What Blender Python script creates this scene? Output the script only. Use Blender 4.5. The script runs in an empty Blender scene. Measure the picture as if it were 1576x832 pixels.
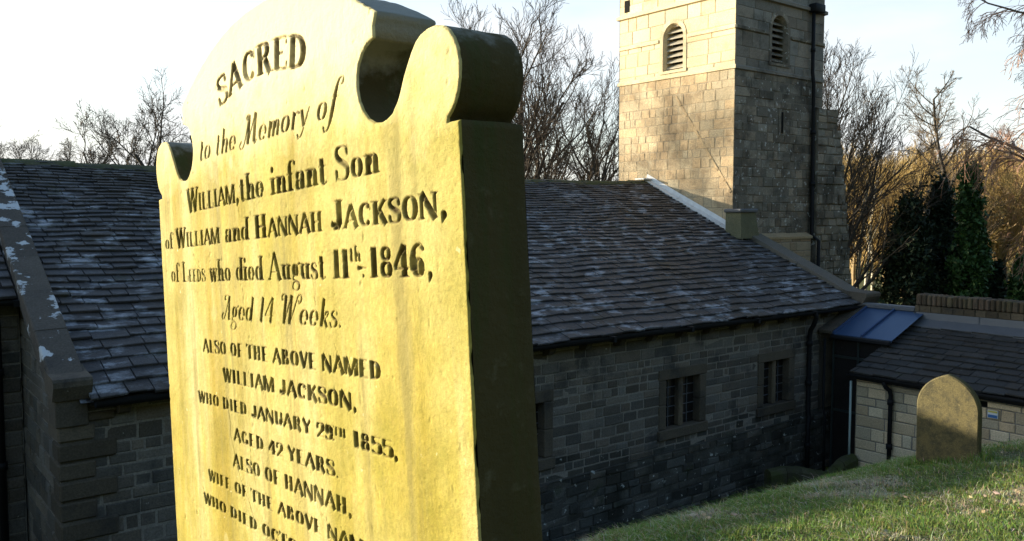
import bpy, math, random
import numpy as np
from mathutils import Vector, Matrix

rad = math.radians
# ------------------------------------------------------------------ camera, sky, sun, exposure
SC = bpy.context.scene
COL = SC.collection
cam_d = bpy.data.cameras.new('camera')
cam_d.sensor_width = 36.0
cam_d.lens = 36.0 * 1311 / 1576
cam_d.clip_start = 0.05
cam_d.clip_end = 2000
cam = bpy.data.objects.new('camera', cam_d)
COL.objects.link(cam)
cam.location = (0, 0, 0)
cam.rotation_euler = (rad(90 - 3.84), 0, 0)
SC.camera = cam

TH = rad(90 - 51.6)                       # the nave runs along (cos TH, sin TH)
WD = Vector((math.cos(TH), math.sin(TH), 0))     # church axis, t
SD = Vector((-math.sin(TH), math.cos(TH), 0))    # across it, r
PHI = rad(58)                              # sun: this far round from the nave's east end
ELEV = math.atan(0.231 * math.sin(PHI))
sun_dir = (-WD * math.cos(PHI) + SD * math.sin(PHI)) * math.cos(ELEV) + Vector((0, 0, math.sin(ELEV)))
sun_d = bpy.data.lights.new('sun', 'SUN')
sun_d.energy = 5.0
sun_d.angle = rad(0.5)
sun_d.color = (1.0, 0.89, 0.71)
sun = bpy.data.objects.new('sun', sun_d)
COL.objects.link(sun)
sun.rotation_euler = sun_dir.to_track_quat('Z', 'Y').to_euler()
sun.location = (-20, 10, 20)

world = bpy.data.worlds.new('World')
SC.world = world
world.use_nodes = True
wt = world.node_tree
wt.nodes.clear()
w_out = wt.nodes.new('ShaderNodeOutputWorld')
w_bg = wt.nodes.new('ShaderNodeBackground')
w_sky = wt.nodes.new('ShaderNodeTexSky')
w_sky.sky_type = 'NISHITA'
w_sky.sun_disc = False
w_sky.sun_elevation = ELEV
w_sky.sun_rotation = math.atan2(sun_dir.x, sun_dir.y)
w_sky.air_density = 1.0
w_sky.dust_density = 1.0
w_sky.ozone_density = 1.5
w_bg.inputs['Strength'].default_value = 0.13
# thin white cloud low in the west, thinning out towards the zenith and the clear north
w_tc = wt.nodes.new('ShaderNodeTexCoord')
def w_math(op, a, b=None, c=None):
    x = wt.nodes.new('ShaderNodeMath'); x.operation = op
    for q, val in enumerate((a, b, c)):
        if val is None: continue
        if isinstance(val, bpy.types.NodeSocket): wt.links.new(val, x.inputs[q])
        else: x.inputs[q].default_value = val
    return x.outputs[0]
def w_range(v, a, b):
    x = wt.nodes.new('ShaderNodeMapRange'); x.interpolation_type = 'SMOOTHSTEP'
    x.inputs['From Min'].default_value = a; x.inputs['From Max'].default_value = b
    wt.links.new(v, x.inputs['Value']); return x.outputs[0]
w_sep = wt.nodes.new('ShaderNodeSeparateXYZ'); wt.links.new(w_tc.outputs['Generated'], w_sep.inputs[0])
w_map = wt.nodes.new('ShaderNodeMapping'); w_map.inputs['Scale'].default_value = (1, 1, 3.2)
wt.links.new(w_tc.outputs['Generated'], w_map.inputs['Vector'])
w_noi = wt.nodes.new('ShaderNodeTexNoise'); w_noi.inputs['Scale'].default_value = 2.6; w_noi.inputs['Detail'].default_value = 7; w_noi.inputs['Roughness'].default_value = 0.55
wt.links.new(w_map.outputs[0], w_noi.inputs['Vector'])
w_low = w_range(w_sep.outputs['Z'], 0.62, 0.10)
w_west = w_range(w_sep.outputs['Y'], 0.25, 0.75)
w_cov = w_math('MULTIPLY', w_math('MULTIPLY', w_low, w_west), w_math('ADD', w_math('MULTIPLY', w_range(w_noi.outputs['Fac'], 0.34, 0.66), 0.45), 0.52))
w_mix = wt.nodes.new('ShaderNodeMix'); w_mix.data_type = 'RGBA'
w_mix.inputs[7].default_value = (2.9, 2.95, 3.0, 1)
wt.links.new(w_cov, w_mix.inputs[0]); wt.links.new(w_sky.outputs[0], w_mix.inputs[6])
wt.links.new(w_mix.outputs[2], w_bg.inputs['Color'])
wt.links.new(w_bg.outputs[0], w_out.inputs['Surface'])

SC.view_settings.view_transform = 'Standard'
SC.view_settings.look = 'None'
SC.view_settings.gamma = 1.0
SC.view_settings.use_curve_mapping = False
SC.view_settings.exposure = 1.5
SC.render.engine = 'CYCLES'
SC.cycles.max_bounces = 6
SC.cycles.use_denoising = True

# ------------------------------------------------------------------ helpers
def church(t, r, z=0.0):
    v = WD * t + SD * r
    return Vector((v.x, v.y, z))

def pix(x, dist):
    """ground-plan point seen in photo column x at a forward distance"""
    return Vector(((x - 788) / 1311 * dist, dist, 0))

def tag(o, label=None, cat=None, group=None, kind=None):
    if label: o['label'] = label
    if cat: o['category'] = cat
    if group: o['group'] = group
    if kind: o['kind'] = kind
    return o

def empty(name, loc, rz=0.0, label=None, cat=None, group=None):
    o = bpy.data.objects.new(name, None)
    COL.objects.link(o)
    o.empty_display_size = 0.2
    o.location = loc
    o.rotation_euler = (0, 0, rz)
    return tag(o, label, cat, group)

class MB:
    """collects polygons with one tint per polygon and links them as ONE mesh object"""
    def __init__(self):
        self.v, self.f, self.c, self.m = [], [], [], []
    def poly(self, pts, tint=(1, 1, 1), mat=0):
        i = len(self.v)
        self.v.extend([tuple(p) for p in pts])
        self.f.append(tuple(range(i, i + len(pts))))
        self.c.append(tint); self.m.append(mat)
    def mesh(self, verts, faces, tint=(1, 1, 1), mat=0):
        i = len(self.v)
        self.v.extend([tuple(p) for p in verts])
        for f in faces:
            self.f.append(tuple(k + i for k in f))
            self.c.append(tint); self.m.append(mat)
    def box(self, a, b, tint=(1, 1, 1), mat=0, bev=0.0):
        x0, y0, z0 = a; x1, y1, z1 = b
        if x0 > x1: x0, x1 = x1, x0
        if y0 > y1: y0, y1 = y1, y0
        if z0 > z1: z0, z1 = z1, z0
        if bev <= 0:
            vs = [(x0,y0,z0),(x1,y0,z0),(x1,y1,z0),(x0,y1,z0),(x0,y0,z1),(x1,y0,z1),(x1,y1,z1),(x0,y1,z1)]
            fs = [(0,3,2,1),(4,5,6,7),(0,1,5,4),(1,2,6,5),(2,3,7,6),(3,0,4,7)]
            self.mesh(vs, fs, tint, mat); return
        vs, idx = [], {}
        for sx in (0, 1):
            for sy in (0, 1):
                for sz in (0, 1):
                    c = [(x0, x1)[sx], (y0, y1)[sy], (z0, z1)[sz]]
                    inn = [c[0] + bev * (1 - 2 * sx), c[1] + bev * (1 - 2 * sy), c[2] + bev * (1 - 2 * sz)]
                    for ax in range(3):
                        p = list(inn); p[ax] = c[ax]
                        idx[(sx, sy, sz, ax)] = len(vs); vs.append(tuple(p))
        fs = []
        def q(ax, s):
            o = [k for k in range(3) if k != ax]
            out = []
            for (u, w) in ((0, 0), (1, 0), (1, 1), (0, 1)):
                k = [0, 0, 0]; k[ax] = s; k[o[0]] = u; k[o[1]] = w
                out.append(idx[(k[0], k[1], k[2], ax)])
            return out
        for ax in range(3):
            for s in (0, 1):
                fs.append(q(ax, s))
        for ax in range(3):                          # edge bevels
            o = [k for k in range(3) if k != ax]
            for u in (0, 1):
                for w in (0, 1):
                    ids = []
                    for e in (0, 1):
                        k = [0, 0, 0]; k[ax] = e; k[o[0]] = u; k[o[1]] = w
                        ids.append((idx[(k[0],k[1],k[2],o[0])], idx[(k[0],k[1],k[2],o[1])]))
                    fs.append((ids[0][0], ids[0][1], ids[1][1], ids[1][0]))
        for sx in (0, 1):
            for sy in (0, 1):
                for sz in (0, 1):
                    fs.append(tuple(idx[(sx, sy, sz, a)] for a in range(3)))
        self.mesh(vs, fs, tint, mat)
    def tube(self, pts, radii, n=6, tint=(1, 1, 1), mat=0, cap=True):
        pts = [Vector(p) for p in pts]
        if not hasattr(radii, '__len__'): radii = [radii] * len(pts)
        i0 = len(self.v)
        up = None
        for k, p in enumerate(pts):
            d = (pts[min(k + 1, len(pts) - 1)] - pts[max(k - 1, 0)])
            d = d.normalized() if d.length > 1e-9 else Vector((0, 0, 1))
            if up is None:
                up = d.orthogonal().normalized()
            up = (up - d * up.dot(d))
            up = up.normalized() if up.length > 1e-6 else d.orthogonal().normalized()
            s = d.cross(up)
            for j in range(n):
                a = 2 * math.pi * j / n
                q = p + (up * math.cos(a) + s * math.sin(a)) * radii[k]
                self.v.append((q.x, q.y, q.z))
        for k in range(len(pts) - 1):
            for j in range(n):
                a = i0 + k * n + j; b = i0 + k * n + (j + 1) % n
                self.f.append((a, b, b + n, a + n)); self.c.append(tint); self.m.append(mat)
        if cap:
            self.f.append(tuple(i0 + j for j in reversed(range(n)))); self.c.append(tint); self.m.append(mat)
            e = i0 + (len(pts) - 1) * n
            self.f.append(tuple(e + j for j in range(n))); self.c.append(tint); self.m.append(mat)
    def build(self, name, mats, parent=None, base=(0, 0, 0), smooth=False, fix=True):
        me = bpy.data.meshes.new(name)
        v = np.array(self.v, dtype=np.float64) - np.array(base, dtype=np.float64)
        me.from_pydata(v.tolist(), [], self.f)
        if not isinstance(mats, (list, tuple)): mats = [mats]
        for m in mats: me.materials.append(m)
        a = me.attributes.new('tint', 'FLOAT_COLOR', 'FACE')
        c = np.ones((len(self.f), 4), dtype=np.float32)
        c[:, :3] = np.array(self.c, dtype=np.float32)
        a.data.foreach_set('color', c.ravel())
        if len(mats) > 1: me.polygons.foreach_set('material_index', np.array(self.m, dtype=np.int32))
        if fix:
            import bmesh
            bm = bmesh.new(); bm.from_mesh(me)
            bmesh.ops.recalc_face_normals(bm, faces=bm.faces)
            bm.to_mesh(me); bm.free()
        if smooth: me.polygons.foreach_set('use_smooth', np.ones(len(me.polygons), dtype=bool))
        me.update()
        o = bpy.data.objects.new(name, me)
        COL.objects.link(o)
        if parent: o.parent = parent
        return o

def vnoise(u, v, seed, freq, octaves=3, gain=0.5):
    """smooth 2-D value noise on numpy arrays, about -1..1"""
    out = np.zeros_like(u, dtype=np.float64); amp = 1.0; tot = 0
    for o in range(octaves):
        rg = np.random.RandomState(seed + o * 17)
        tab = rg.rand(256, 256) * 2 - 1
        x = u * freq; y = v * freq
        xi = np.floor(x).astype(int); yi = np.floor(y).astype(int)
        fx = x - xi; fy = y - yi
        fx = fx * fx * (3 - 2 * fx); fy = fy * fy * (3 - 2 * fy)
        g = lambda a, b: tab[a % 256, b % 256]
        out += amp * ((g(xi, yi) * (1 - fx) + g(xi + 1, yi) * fx) * (1 - fy) + (g(xi, yi + 1) * (1 - fx) + g(xi + 1, yi + 1) * fx) * fy)
        tot += amp; amp *= gain; freq *= 2.03
    return out / tot

# ------------------------------------------------------------------ materials
class NT:
    def __init__(self, name):
        self.m = bpy.data.materials.new(name)
        self.m.use_nodes = True
        self.t = self.m.node_tree
        self.b = self.t.nodes['Principled BSDF']
        self.b.inputs['Roughness'].default_value = 0.9
        self.b.inputs['Specular IOR Level'].default_value = 0.2
        self.tc = None
    def n(self, typ, **kw):
        nd = self.t.nodes.new(typ)
        for k, v in kw.items(): setattr(nd, k, v)
        return nd
    def l(self, a, b): self.t.links.new(a, b)
    def coord(self, scale=(1, 1, 1)):
        if self.tc is None: self.tc = self.n('ShaderNodeTexCoord')
        mp = self.n('ShaderNodeMapping'); mp.inputs['Scale'].default_value = scale
        self.l(self.tc.outputs['Object'], mp.inputs['Vector'])
        return mp.outputs[0]
    def noise(self, scale, detail=4, rough=0.55, co=None, dist=0.0):
        nd = self.n('ShaderNodeTexNoise')
        nd.inputs['Scale'].default_value = scale; nd.inputs['Detail'].default_value = detail
        nd.inputs['Roughness'].default_value = rough; nd.inputs['Distortion'].default_value = dist
        self.l(co if co is not None else self.coord(), nd.inputs['Vector'])
        return nd.outputs['Fac']
    def ramp(self, fac, stops):
        r = self.n('ShaderNodeValToRGB'); e = r.color_ramp.elements
        while len(e) < len(stops): e.new(0.5)
        for k, (p, c) in enumerate(stops):
            e[k].position = p; e[k].color = (*c, 1) if len(c) == 3 else c
        self.l(fac, r.inputs[0]); return r.outputs['Color']
    def mix(self, fac, a, b, mode='MIX'):
        x = self.n('ShaderNodeMix', data_type='RGBA', blend_type=mode)
        for s, val in ((0, fac), (6, a), (7, b)):
            if hasattr(val, 'is_output') or isinstance(val, bpy.types.NodeSocket): self.l(val, x.inputs[s])
            elif s == 0: x.inputs[0].default_value = val
            else: x.inputs[s].default_value = (*val, 1)
        return x.outputs[2]
    def math(self, op, a, b=0.0):
        x = self.n('ShaderNodeMath', operation=op)
        for k, val in ((0, a), (1, b)):
            if isinstance(val, bpy.types.NodeSocket): self.l(val, x.inputs[k])
            else: x.inputs[k].default_value = val
        return x.outputs[0]
    def tint(self, name='tint'):
        a = self.n('ShaderNodeAttribute'); a.attribute_name = name; return a.outputs['Color']
    def bump(self, h, dist=0.01, strength=0.6):
        b = self.n('ShaderNodeBump'); b.inputs['Distance'].default_value = dist; b.inputs['Strength'].default_value = strength
        self.l(h, b.inputs['Height']); self.l(b.outputs[0], self.b.inputs['Normal'])
    def color(self, c):
        if isinstance(c, bpy.types.NodeSocket): self.l(c, self.b.inputs['Base Color'])
        else: self.b.inputs['Base Color'].default_value = (*c, 1)

def stone_mat(name, c1, c2, soot=(0.03, 0.03, 0.03), soot_lo=0.55, lichen=(0.5, 0.5, 0.47), lichen_lo=0.72, moss=None, moss_lo=0.6, bump=0.012, scale=1.0, lichen_scale=14):
    k = NT(name)
    col = k.mix(k.noise(3.1 * scale, 5), c1, c2)
    col = k.mix(1.0, col, k.tint(), 'MULTIPLY')
    g = k.ramp(k.noise(45 * scale, 4, 0.7), [(0.25, (0.6, 0.6, 0.6)), (0.75, (1.3, 1.3, 1.3))])
    col = k.mix(1.0, col, g, 'MULTIPLY')
    s = k.ramp(k.noise(1.3 * scale, 6, 0.65), [(soot_lo, (0, 0, 0)), (soot_lo + 0.15, (1, 1, 1))])
    col = k.mix(k.math('MULTIPLY', s, 0.75), col, soot)
    if moss:
        m = k.ramp(k.noise(2.2 * scale, 6, 0.7), [(moss_lo, (0, 0, 0)), (moss_lo + 0.12, (1, 1, 1))])
        col = k.mix(k.math('MULTIPLY', m, 0.8), col, moss)
    li = k.ramp(k.noise(lichen_scale * scale, 5, 0.6), [(lichen_lo, (0, 0, 0)), (lichen_lo + 0.03, (1, 1, 1))])
    col = k.mix(k.math('MULTIPLY', li, 0.8), col, lichen)
    k.color(col)
    h = k.math('ADD', k.math('MULTIPLY', k.noise(24 * scale, 6, 0.7), 1.0), k.math('MULTIPLY', k.noise(7 * scale, 4), 0.8))
    k.bump(h, bump, 0.8)
    return k.m

def plain_mat(name, col, rough=0.7, metallic=0.0, spec=0.3, var=0.25, vs=6.0, bump=0.0):
    k = NT(name)
    lo = tuple(x * (1 - var) for x in col); hi = tuple(min(1, x * (1 + var)) for x in col)
    k.color(k.mix(k.noise(vs, 5, 0.6), lo, hi))
    k.b.inputs['Roughness'].default_value = rough
    k.b.inputs['Metallic'].default_value = metallic
    k.b.inputs['Specular IOR Level'].default_value = spec
    if bump: k.bump(k.noise(vs * 6, 4), bump, 0.5)
    return k.m

M = {}
M['nave_stone'] = stone_mat('nave_stone', (0.18, 0.158, 0.128), (0.098, 0.089, 0.077), soot_lo=0.53, lichen_lo=0.69, bump=0.012)
M['plinth_stone'] = stone_mat('plinth_stone', (0.10, 0.095, 0.08), (0.055, 0.053, 0.045), soot=(0.02, 0.022, 0.016), soot_lo=0.5, lichen_lo=0.64, lichen=(0.5, 0.52, 0.47), moss=(0.035, 0.045, 0.016), lichen_scale=8)
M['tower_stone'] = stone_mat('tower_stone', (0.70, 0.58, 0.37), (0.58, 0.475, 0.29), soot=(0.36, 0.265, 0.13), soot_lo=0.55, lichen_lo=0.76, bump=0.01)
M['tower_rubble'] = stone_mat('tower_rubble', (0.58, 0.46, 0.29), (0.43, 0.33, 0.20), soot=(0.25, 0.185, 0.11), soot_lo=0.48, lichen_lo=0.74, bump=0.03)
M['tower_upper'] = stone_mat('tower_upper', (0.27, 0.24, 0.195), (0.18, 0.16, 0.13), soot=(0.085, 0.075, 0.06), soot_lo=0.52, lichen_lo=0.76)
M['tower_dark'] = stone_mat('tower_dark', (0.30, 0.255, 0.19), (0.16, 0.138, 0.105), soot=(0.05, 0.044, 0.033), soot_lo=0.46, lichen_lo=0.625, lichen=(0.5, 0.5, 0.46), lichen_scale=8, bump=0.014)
M['ext_stone'] = stone_mat('ext_stone', (0.68, 0.53, 0.34), (0.48, 0.38, 0.25), soot=(0.20, 0.165, 0.115), soot_lo=0.63, lichen_lo=0.78)
M['mortar'] = stone_mat('mortar', (0.27, 0.245, 0.205), (0.17, 0.155, 0.13), soot_lo=0.55, lichen_lo=0.8)
M['dressed'] = stone_mat('dressed', (0.125, 0.105, 0.078), (0.075, 0.064, 0.05), soot_lo=0.53, lichen_lo=0.74)
M['coping'] = stone_mat('coping', (0.10, 0.087, 0.07), (0.055, 0.048, 0.042), soot_lo=0.6, lichen_lo=0.57, lichen=(0.55, 0.58, 0.60), lichen_scale=3.2, bump=0.012)
M['coping_plain'] = stone_mat('coping_plain', (0.17, 0.15, 0.12), (0.10, 0.09, 0.075), soot_lo=0.6, lichen_lo=0.78, moss=(0.06, 0.065, 0.02), moss_lo=0.62)
M['slate'] = stone_mat('slate', (0.15, 0.125, 0.105), (0.10, 0.093, 0.09), soot=(0.045, 0.036, 0.026), soot_lo=0.54, lichen=(0.33, 0.35, 0.38), lichen_lo=0.60, lichen_scale=3.2, moss=(0.05, 0.05, 0.014), moss_lo=0.62, bump=0.012)
M['slate'].node_tree.nodes['Principled BSDF'].inputs['Roughness'].default_value = 0.55
M['slate'].node_tree.nodes['Principled BSDF'].inputs['Specular IOR Level'].default_value = 0.55
M['ridge'] = stone_mat('ridge', (0.09, 0.085, 0.05), (0.06, 0.06, 0.03), moss=(0.05, 0.06, 0.015), moss_lo=0.45, lichen_lo=0.8)
M['brick'] = stone_mat('brick', (0.115, 0.09, 0.058), (0.065, 0.052, 0.034), soot_lo=0.58, lichen_lo=0.8, moss=(0.05, 0.055, 0.02), moss_lo=0.6)
M['lead'] = plain_mat('lead', (0.085, 0.09, 0.098), 0.5, 0.0, 0.5, 0.3, 3.0)
M['lead_bright'] = plain_mat('lead_bright', (0.62, 0.62, 0.60), 0.55, 0.0, 0.5, 0.3, 5.0)
M['iron'] = plain_mat('iron', (0.010, 0.010, 0.011), 0.7, 0.0, 0.2, 0.4, 9.0)
M['louvre'] = plain_mat('louvre', (0.40, 0.36, 0.27), 0.8, 0.0, 0.2, 0.3, 7.0)
M['dark_inside'] = plain_mat('dark_inside', (0.012, 0.011, 0.010), 0.95, 0, 0.1)
M['glass'] = plain_mat('glass', (0.018, 0.016, 0.015), 0.18, 0, 0.5, 0.3, 3.0)
M['door_wood'] = plain_mat('door_wood', (0.035, 0.03, 0.027), 0.8, 0, 0.2, 0.3, 8)
M['zinc_pole'] = plain_mat('zinc_pole', (0.32, 0.40, 0.38), 0.6, 0, 0.3)
M['soffit'] = plain_mat('soffit', (0.02, 0.018, 0.016), 0.9)
def slate_mat(name, c1, c2, brown, frost, moss, k_frost=.60):
    k = NT(name)
    col = k.mix(k.noise(2.6, 5), c1, c2)
    col = k.mix(1.0, col, k.tint(), 'MULTIPLY')
    col = k.mix(k.ramp(k.noise(0.9, 6, .7), [(.47, (0, 0, 0)), (.62, (.8, .8, .8))]), col, brown)
    big = k.ramp(k.noise(.55, 3), [(.38, (.1, .1, .1)), (.62, (1, 1, 1))])
    fr = k.ramp(k.noise(3.4, 6, .62, k.coord((.75, 1.3, 1.3))), [(k_frost - .06, (0, 0, 0)), (k_frost + .06, (1, 1, 1))])
    col = k.mix(k.math('MULTIPLY', k.math('MULTIPLY', fr, big), .85), col, frost)
    col = k.mix(k.ramp(k.noise(1.5, 6, .7), [(.60, (0, 0, 0)), (.70, (.85, .85, .85))]), col, moss)
    col = k.mix(1.0, col, k.ramp(k.noise(40, 4, .7), [(.25, (.6, .6, .6)), (.75, (1.35, 1.35, 1.35))]), 'MULTIPLY')
    k.color(col); k.b.inputs['Roughness'].default_value = .65; k.b.inputs['Specular IOR Level'].default_value = .35
    k.bump(k.math('ADD', k.noise(9, 5, .65), k.math('MULTIPLY', k.noise(40, 4, .7), .5)), .02, .9)
    return k.m
M['slate'] = slate_mat('slate', (.060, .056, .055), (.036, .035, .038), (.040, .031, .021), (.34, .36, .395), (.036, .036, .011), .585)
# blue standing-seam sheet on the link
k = NT('blue_sheet'); k.color(k.mix(k.noise(2.0, 5), (0.024, 0.052, 0.115), (0.042, 0.08, 0.155))); k.b.inputs['Roughness'].default_value = 0.38; k.b.inputs['Specular IOR Level'].default_value = 0.5
M['blue_sheet'] = k.m

# ------------------------------------------------------------------ masonry
def masonry(mb, O, U, V, N, width, height, rng, course=(0.15, 0.22), length=(0.22, 0.5), joint=0.012, holes=(), jit=0.004,
            proud=0.006, depth=0.02, mat=0, mortar=1, tints=None, zone=None, top=None, tv=(0.66, 1.28)):
    """coursed blocks over a mortar sheet; O is the lower corner of the wall face, U and V run along and up it, N points out"""
    O, U, V, N = Vector(O), Vector(U), Vector(V), Vector(N)
    P = lambda u, v, d: O + U * u + V * v + N * d
    # mortar sheet, left open at the holes
    us = sorted({0, width, *[h[0] for h in holes], *[h[1] for h in holes]})
    vs = sorted({0, height, *[h[2] for h in holes], *[h[3] for h in holes]})
    for i in range(len(us) - 1):
        for j in range(len(vs) - 1):
            uc, vc = (us[i] + us[i + 1]) / 2, (vs[j] + vs[j + 1]) / 2
            if any(h[0] < uc < h[1] and h[2] < vc < h[3] for h in holes): continue
            a = [(us[i], vs[j]), (us[i + 1], vs[j]), (us[i + 1], vs[j + 1]), (us[i], vs[j + 1])]
            if top:
                if all(q[1] > top(q[0]) for q in a): continue
            mb.poly([P(u, min(v, top(u)) if top else v, -depth * 0.6) for u, v in a], (1, 1, 1), mortar)
    rows = []
    for j in range(len(vs) - 1):
        h = vs[j + 1] - vs[j]
        if h < 0.02: continue
        nr = max(1, int(round(h / rng.uniform(*course))))
        ws = [rng.uniform(0.75, 1.25) for _ in range(nr)]
        s = sum(ws); v = vs[j]
        for w_ in ws:
            rows.append((v, v + h * w_ / s)); v += h * w_ / s
    for (v0, v1) in rows:
        vc = (v0 + v1) / 2
        ivs = [(0, width)]
        for h in holes:
            if h[2] < vc < h[3]:
                nx = []
                for a, b in ivs:
                    if h[0] > a: nx.append((a, min(b, h[0])))
                    if h[1] < b: nx.append((max(a, h[1]), b))
                ivs = [x for x in nx if x[1] - x[0] > 0.01]
        for a, b in ivs:
            n = max(1, int(round((b - a) / rng.uniform(*length))))
            ws = [rng.uniform(0.55, 1.45) for _ in range(n)]
            s = sum(ws); u = a
            for w_ in ws:
                u0, u1 = u, u + (b - a) * w_ / s
                u = u1
                if top and v1 > top((u0 + u1) / 2): continue
                g = joint / 2
                d = rng.uniform(-proud, proud)
                ch = min(0.014, (v1 - v0) * 0.12)
                J = lambda: rng.uniform(-jit, jit)
                c = [(u0 + g + J(), v0 + g + J()), (u1 - g + J(), v0 + g + J()), (u1 - g + J(), v1 - g + J()), (u0 + g + J(), v1 - g + J())]
                cu, cv = sum(q[0] for q in c) / 4, sum(q[1] for q in c) / 4
                inn = []
                for q in c:
                    du = ch if q[0] < cu else -ch; dv = ch if q[1] < cv else -ch
                    inn.append((q[0] + du + J() * .7, q[1] + dv + J() * .7))
                ver = [P(q[0], q[1], -depth) for q in c] + [P(q[0], q[1], d - ch * 0.8) for q in c] + [P(q[0], q[1], d + J() * .7) for q in inn]
                fs = [(8, 9, 10, 11)]
                for e in range(4):
                    e2 = (e + 1) % 4
                    fs.append((4 + e, 4 + e2, 8 + e2, 8 + e)); fs.append((e, e2, 4 + e2, 4 + e))
                t = rng.uniform(*tv); w2 = rng.uniform(-0.06, 0.06)
                tn = (t * (1 + w2), t, t * (1 - w2))
                mm = zone((u0 + u1) / 2, vc) if zone else mat
                mb.mesh(ver, fs, tn, mm)

def slates(mb, O, U, up, N, width, courses, rng, size=(0.28, 0.6), thick=0.022, sag=None, mat=0, u0f=None, u1f=None):
    """stone slates laid course by course; U runs along the eaves, up runs up the slope, N is the roof normal"""
    O, U, up, N = Vector(O), Vector(U), Vector(up), Vector(N)
    s = 0.0
    for ci, ex in enumerate(courses):
        a = u0f(s) if u0f else 0.0
        b = u1f(s) if u1f else width
        u = a - rng.uniform(0, 0.25)
        wsz = 0.62 + 0.38 * ex / max(courses)
        while u < b:
            w_ = rng.uniform(*size) * wsz
            x0, x1 = max(a, u), min(b, u + w_)
            u += w_
            if x1 - x0 < 0.03: continue
            g = 0.004
            low = s + rng.uniform(-0.024, 0.014); hi = s + ex + 0.05
            lift = thick + 0.022 + rng.uniform(-0.006, 0.014); th = thick * rng.uniform(0.8, 1.4)
            tw = rng.uniform(-0.005, 0.005)
            def P(uu, ss, d):
                z = sag(uu, ss) if sag else 0
                return O + U * uu + up * ss + N * (d + z)
            xa, xb = x0 + g, x1 - g
            bv = 0.006
            j1, j2 = rng.uniform(-.008, .008), rng.uniform(-.008, .008)
            ver = [P(xa, low + j1, lift - th + tw), P(xb, low + j2, lift - th - tw), P(xb, hi, -th * 0.3), P(xa, hi, -th * 0.3),
                   P(xa, low + j1, lift - bv + tw), P(xb, low + j2, lift - bv - tw), P(xb - bv, low + bv * 1.4 + j2, lift - tw), P(xa + bv, low + bv * 1.4 + j1, lift + tw),
                   P(xb, hi, th * 0.5), P(xa, hi, th * 0.5)]
            fs = [(0, 1, 5, 4), (4, 5, 6, 7), (7, 6, 8, 9), (1, 2, 8, 6), (1, 6, 5), (0, 7, 9, 3), (0, 4, 7)]
            t = rng.uniform(0.78, 1.2); w2 = rng.uniform(-0.05, 0.07)
            mb.mesh(ver, fs, (t * (1 + w2), t, t * (1 - w2)), mat)
        s += ex

# ------------------------------------------------------------------ ground
_R = np.array([-200, -90, -40, -20, -9, -5, 0, 2, 3.0, 3.7, 4.6, 5.6, 7.0, 8.4, 9.4, 10.1, 10.6, 40, 60, 90, 140, 260, 700], float)
_H = np.array([60, 38, 21, 8.5, 0.4, -1.15, -1.62, -1.92, -2.06, -2.19, -2.50, -2.94, -3.70, -4.58, -5.12, -5.3, -5.4, -5.6, -5.0, -3.0, 2.0, 6, 10], float)  # steep unseen rise behind the camera, added to block sky light
def height(t, r):
    t = np.asarray(t, float); r = np.asarray(r, float)
    base = np.zeros(np.broadcast(t, r).shape)
    for d in (-0.35, 0, 0.35):                       # softened corners
        base = base + np.interp(r + d, _R, _H) / 3
    bank = np.clip((12 - r) / 4, 0, 1)
    fall = -0.05 * np.clip(t - 4.5, 0, 20) * bank
    fall = fall - 0.06 * np.clip(t - 9.5, 0, 8) * np.clip((9.5 - r) / 3, 0, 1) * np.clip((r + 4) / 4, 0, 1)
    far = 0.11 * np.clip(t - 34, 0, 80) * np.clip(1 - (r + 10) / 140, 0, 1) * np.clip((r + 30) / 30, 0, 1)
    lump = (0.035 * vnoise(t + 50, r + 50, 5, 0.9, 3) + 0.02 * vnoise(t + 50, r + 50, 9, 2.6, 2)) * np.clip((9.6 - r) / 1.0, 0, 1)
    dip = -0.75 * np.clip((10 - t) / 5, 0, 1) * np.clip((r - 4.6) / 3.5, 0, 1) * np.clip((13 - r) / 2.5, 0, 1)
    return base + fall + far + lump + dip

def axis(spec):
    out = []
    for a, b, st in spec:
        out += list(np.arange(a, b, st))
    return np.array(out + [spec[-1][1]])
gt = axis([(-400, -60, 20), (-60, -4, 2), (-4, 18, 0.12), (18, 60, 1.5), (60, 500, 20)])
gr = axis([(-90, -4, 4), (-4, 10.8, 0.1), (10.8, 40, 1.5), (40, 500, 12)])
TT, RR = np.meshgrid(gt, gr, indexing='ij')
ZZ = height(TT, RR)
gv = np.stack([WD.x * TT + SD.x * RR, WD.y * TT + SD.y * RR, ZZ], -1).reshape(-1, 3)
nt_, nr_ = len(gt), len(gr)
ii = (np.arange(nt_ - 1)[:, None] * nr_ + np.arange(nr_ - 1)[None, :]).ravel()
gf = np.stack([ii, ii + nr_, ii + nr_ + 1, ii + 1], -1)
def np_mesh(name, v, f, mats, smooth=True, parent=None, tint=None):
    me = bpy.data.meshes.new(name)
    k = f.shape[1]
    me.vertices.add(len(v)); me.vertices.foreach_set('co', np.asarray(v, np.float32).ravel())
    me.loops.add(f.size); me.loops.foreach_set('vertex_index', f.astype(np.int32).ravel())
    me.polygons.add(len(f)); me.polygons.foreach_set('loop_start', np.arange(0, f.size, k, dtype=np.int32))
    me.polygons.foreach_set('use_smooth', np.full(len(f), smooth))
    for m in (mats if isinstance(mats, (list, tuple)) else [mats]): me.materials.append(m)
    if tint is not None:
        a = me.attributes.new('tint', 'FLOAT_COLOR', 'FACE')
        c = np.ones((len(f), 4), np.float32); c[:, :3] = tint; a.data.foreach_set('color', c.ravel())
    me.update(calc_edges=True)
    o = bpy.data.objects.new(name, me); COL.objects.link(o)
    if parent: o.parent = parent
    return o
k = NT('turf')
c0 = k.mix(k.noise(1.1, 6, 0.65), (0.045, 0.075, 0.018), (0.10, 0.12, 0.035))
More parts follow.
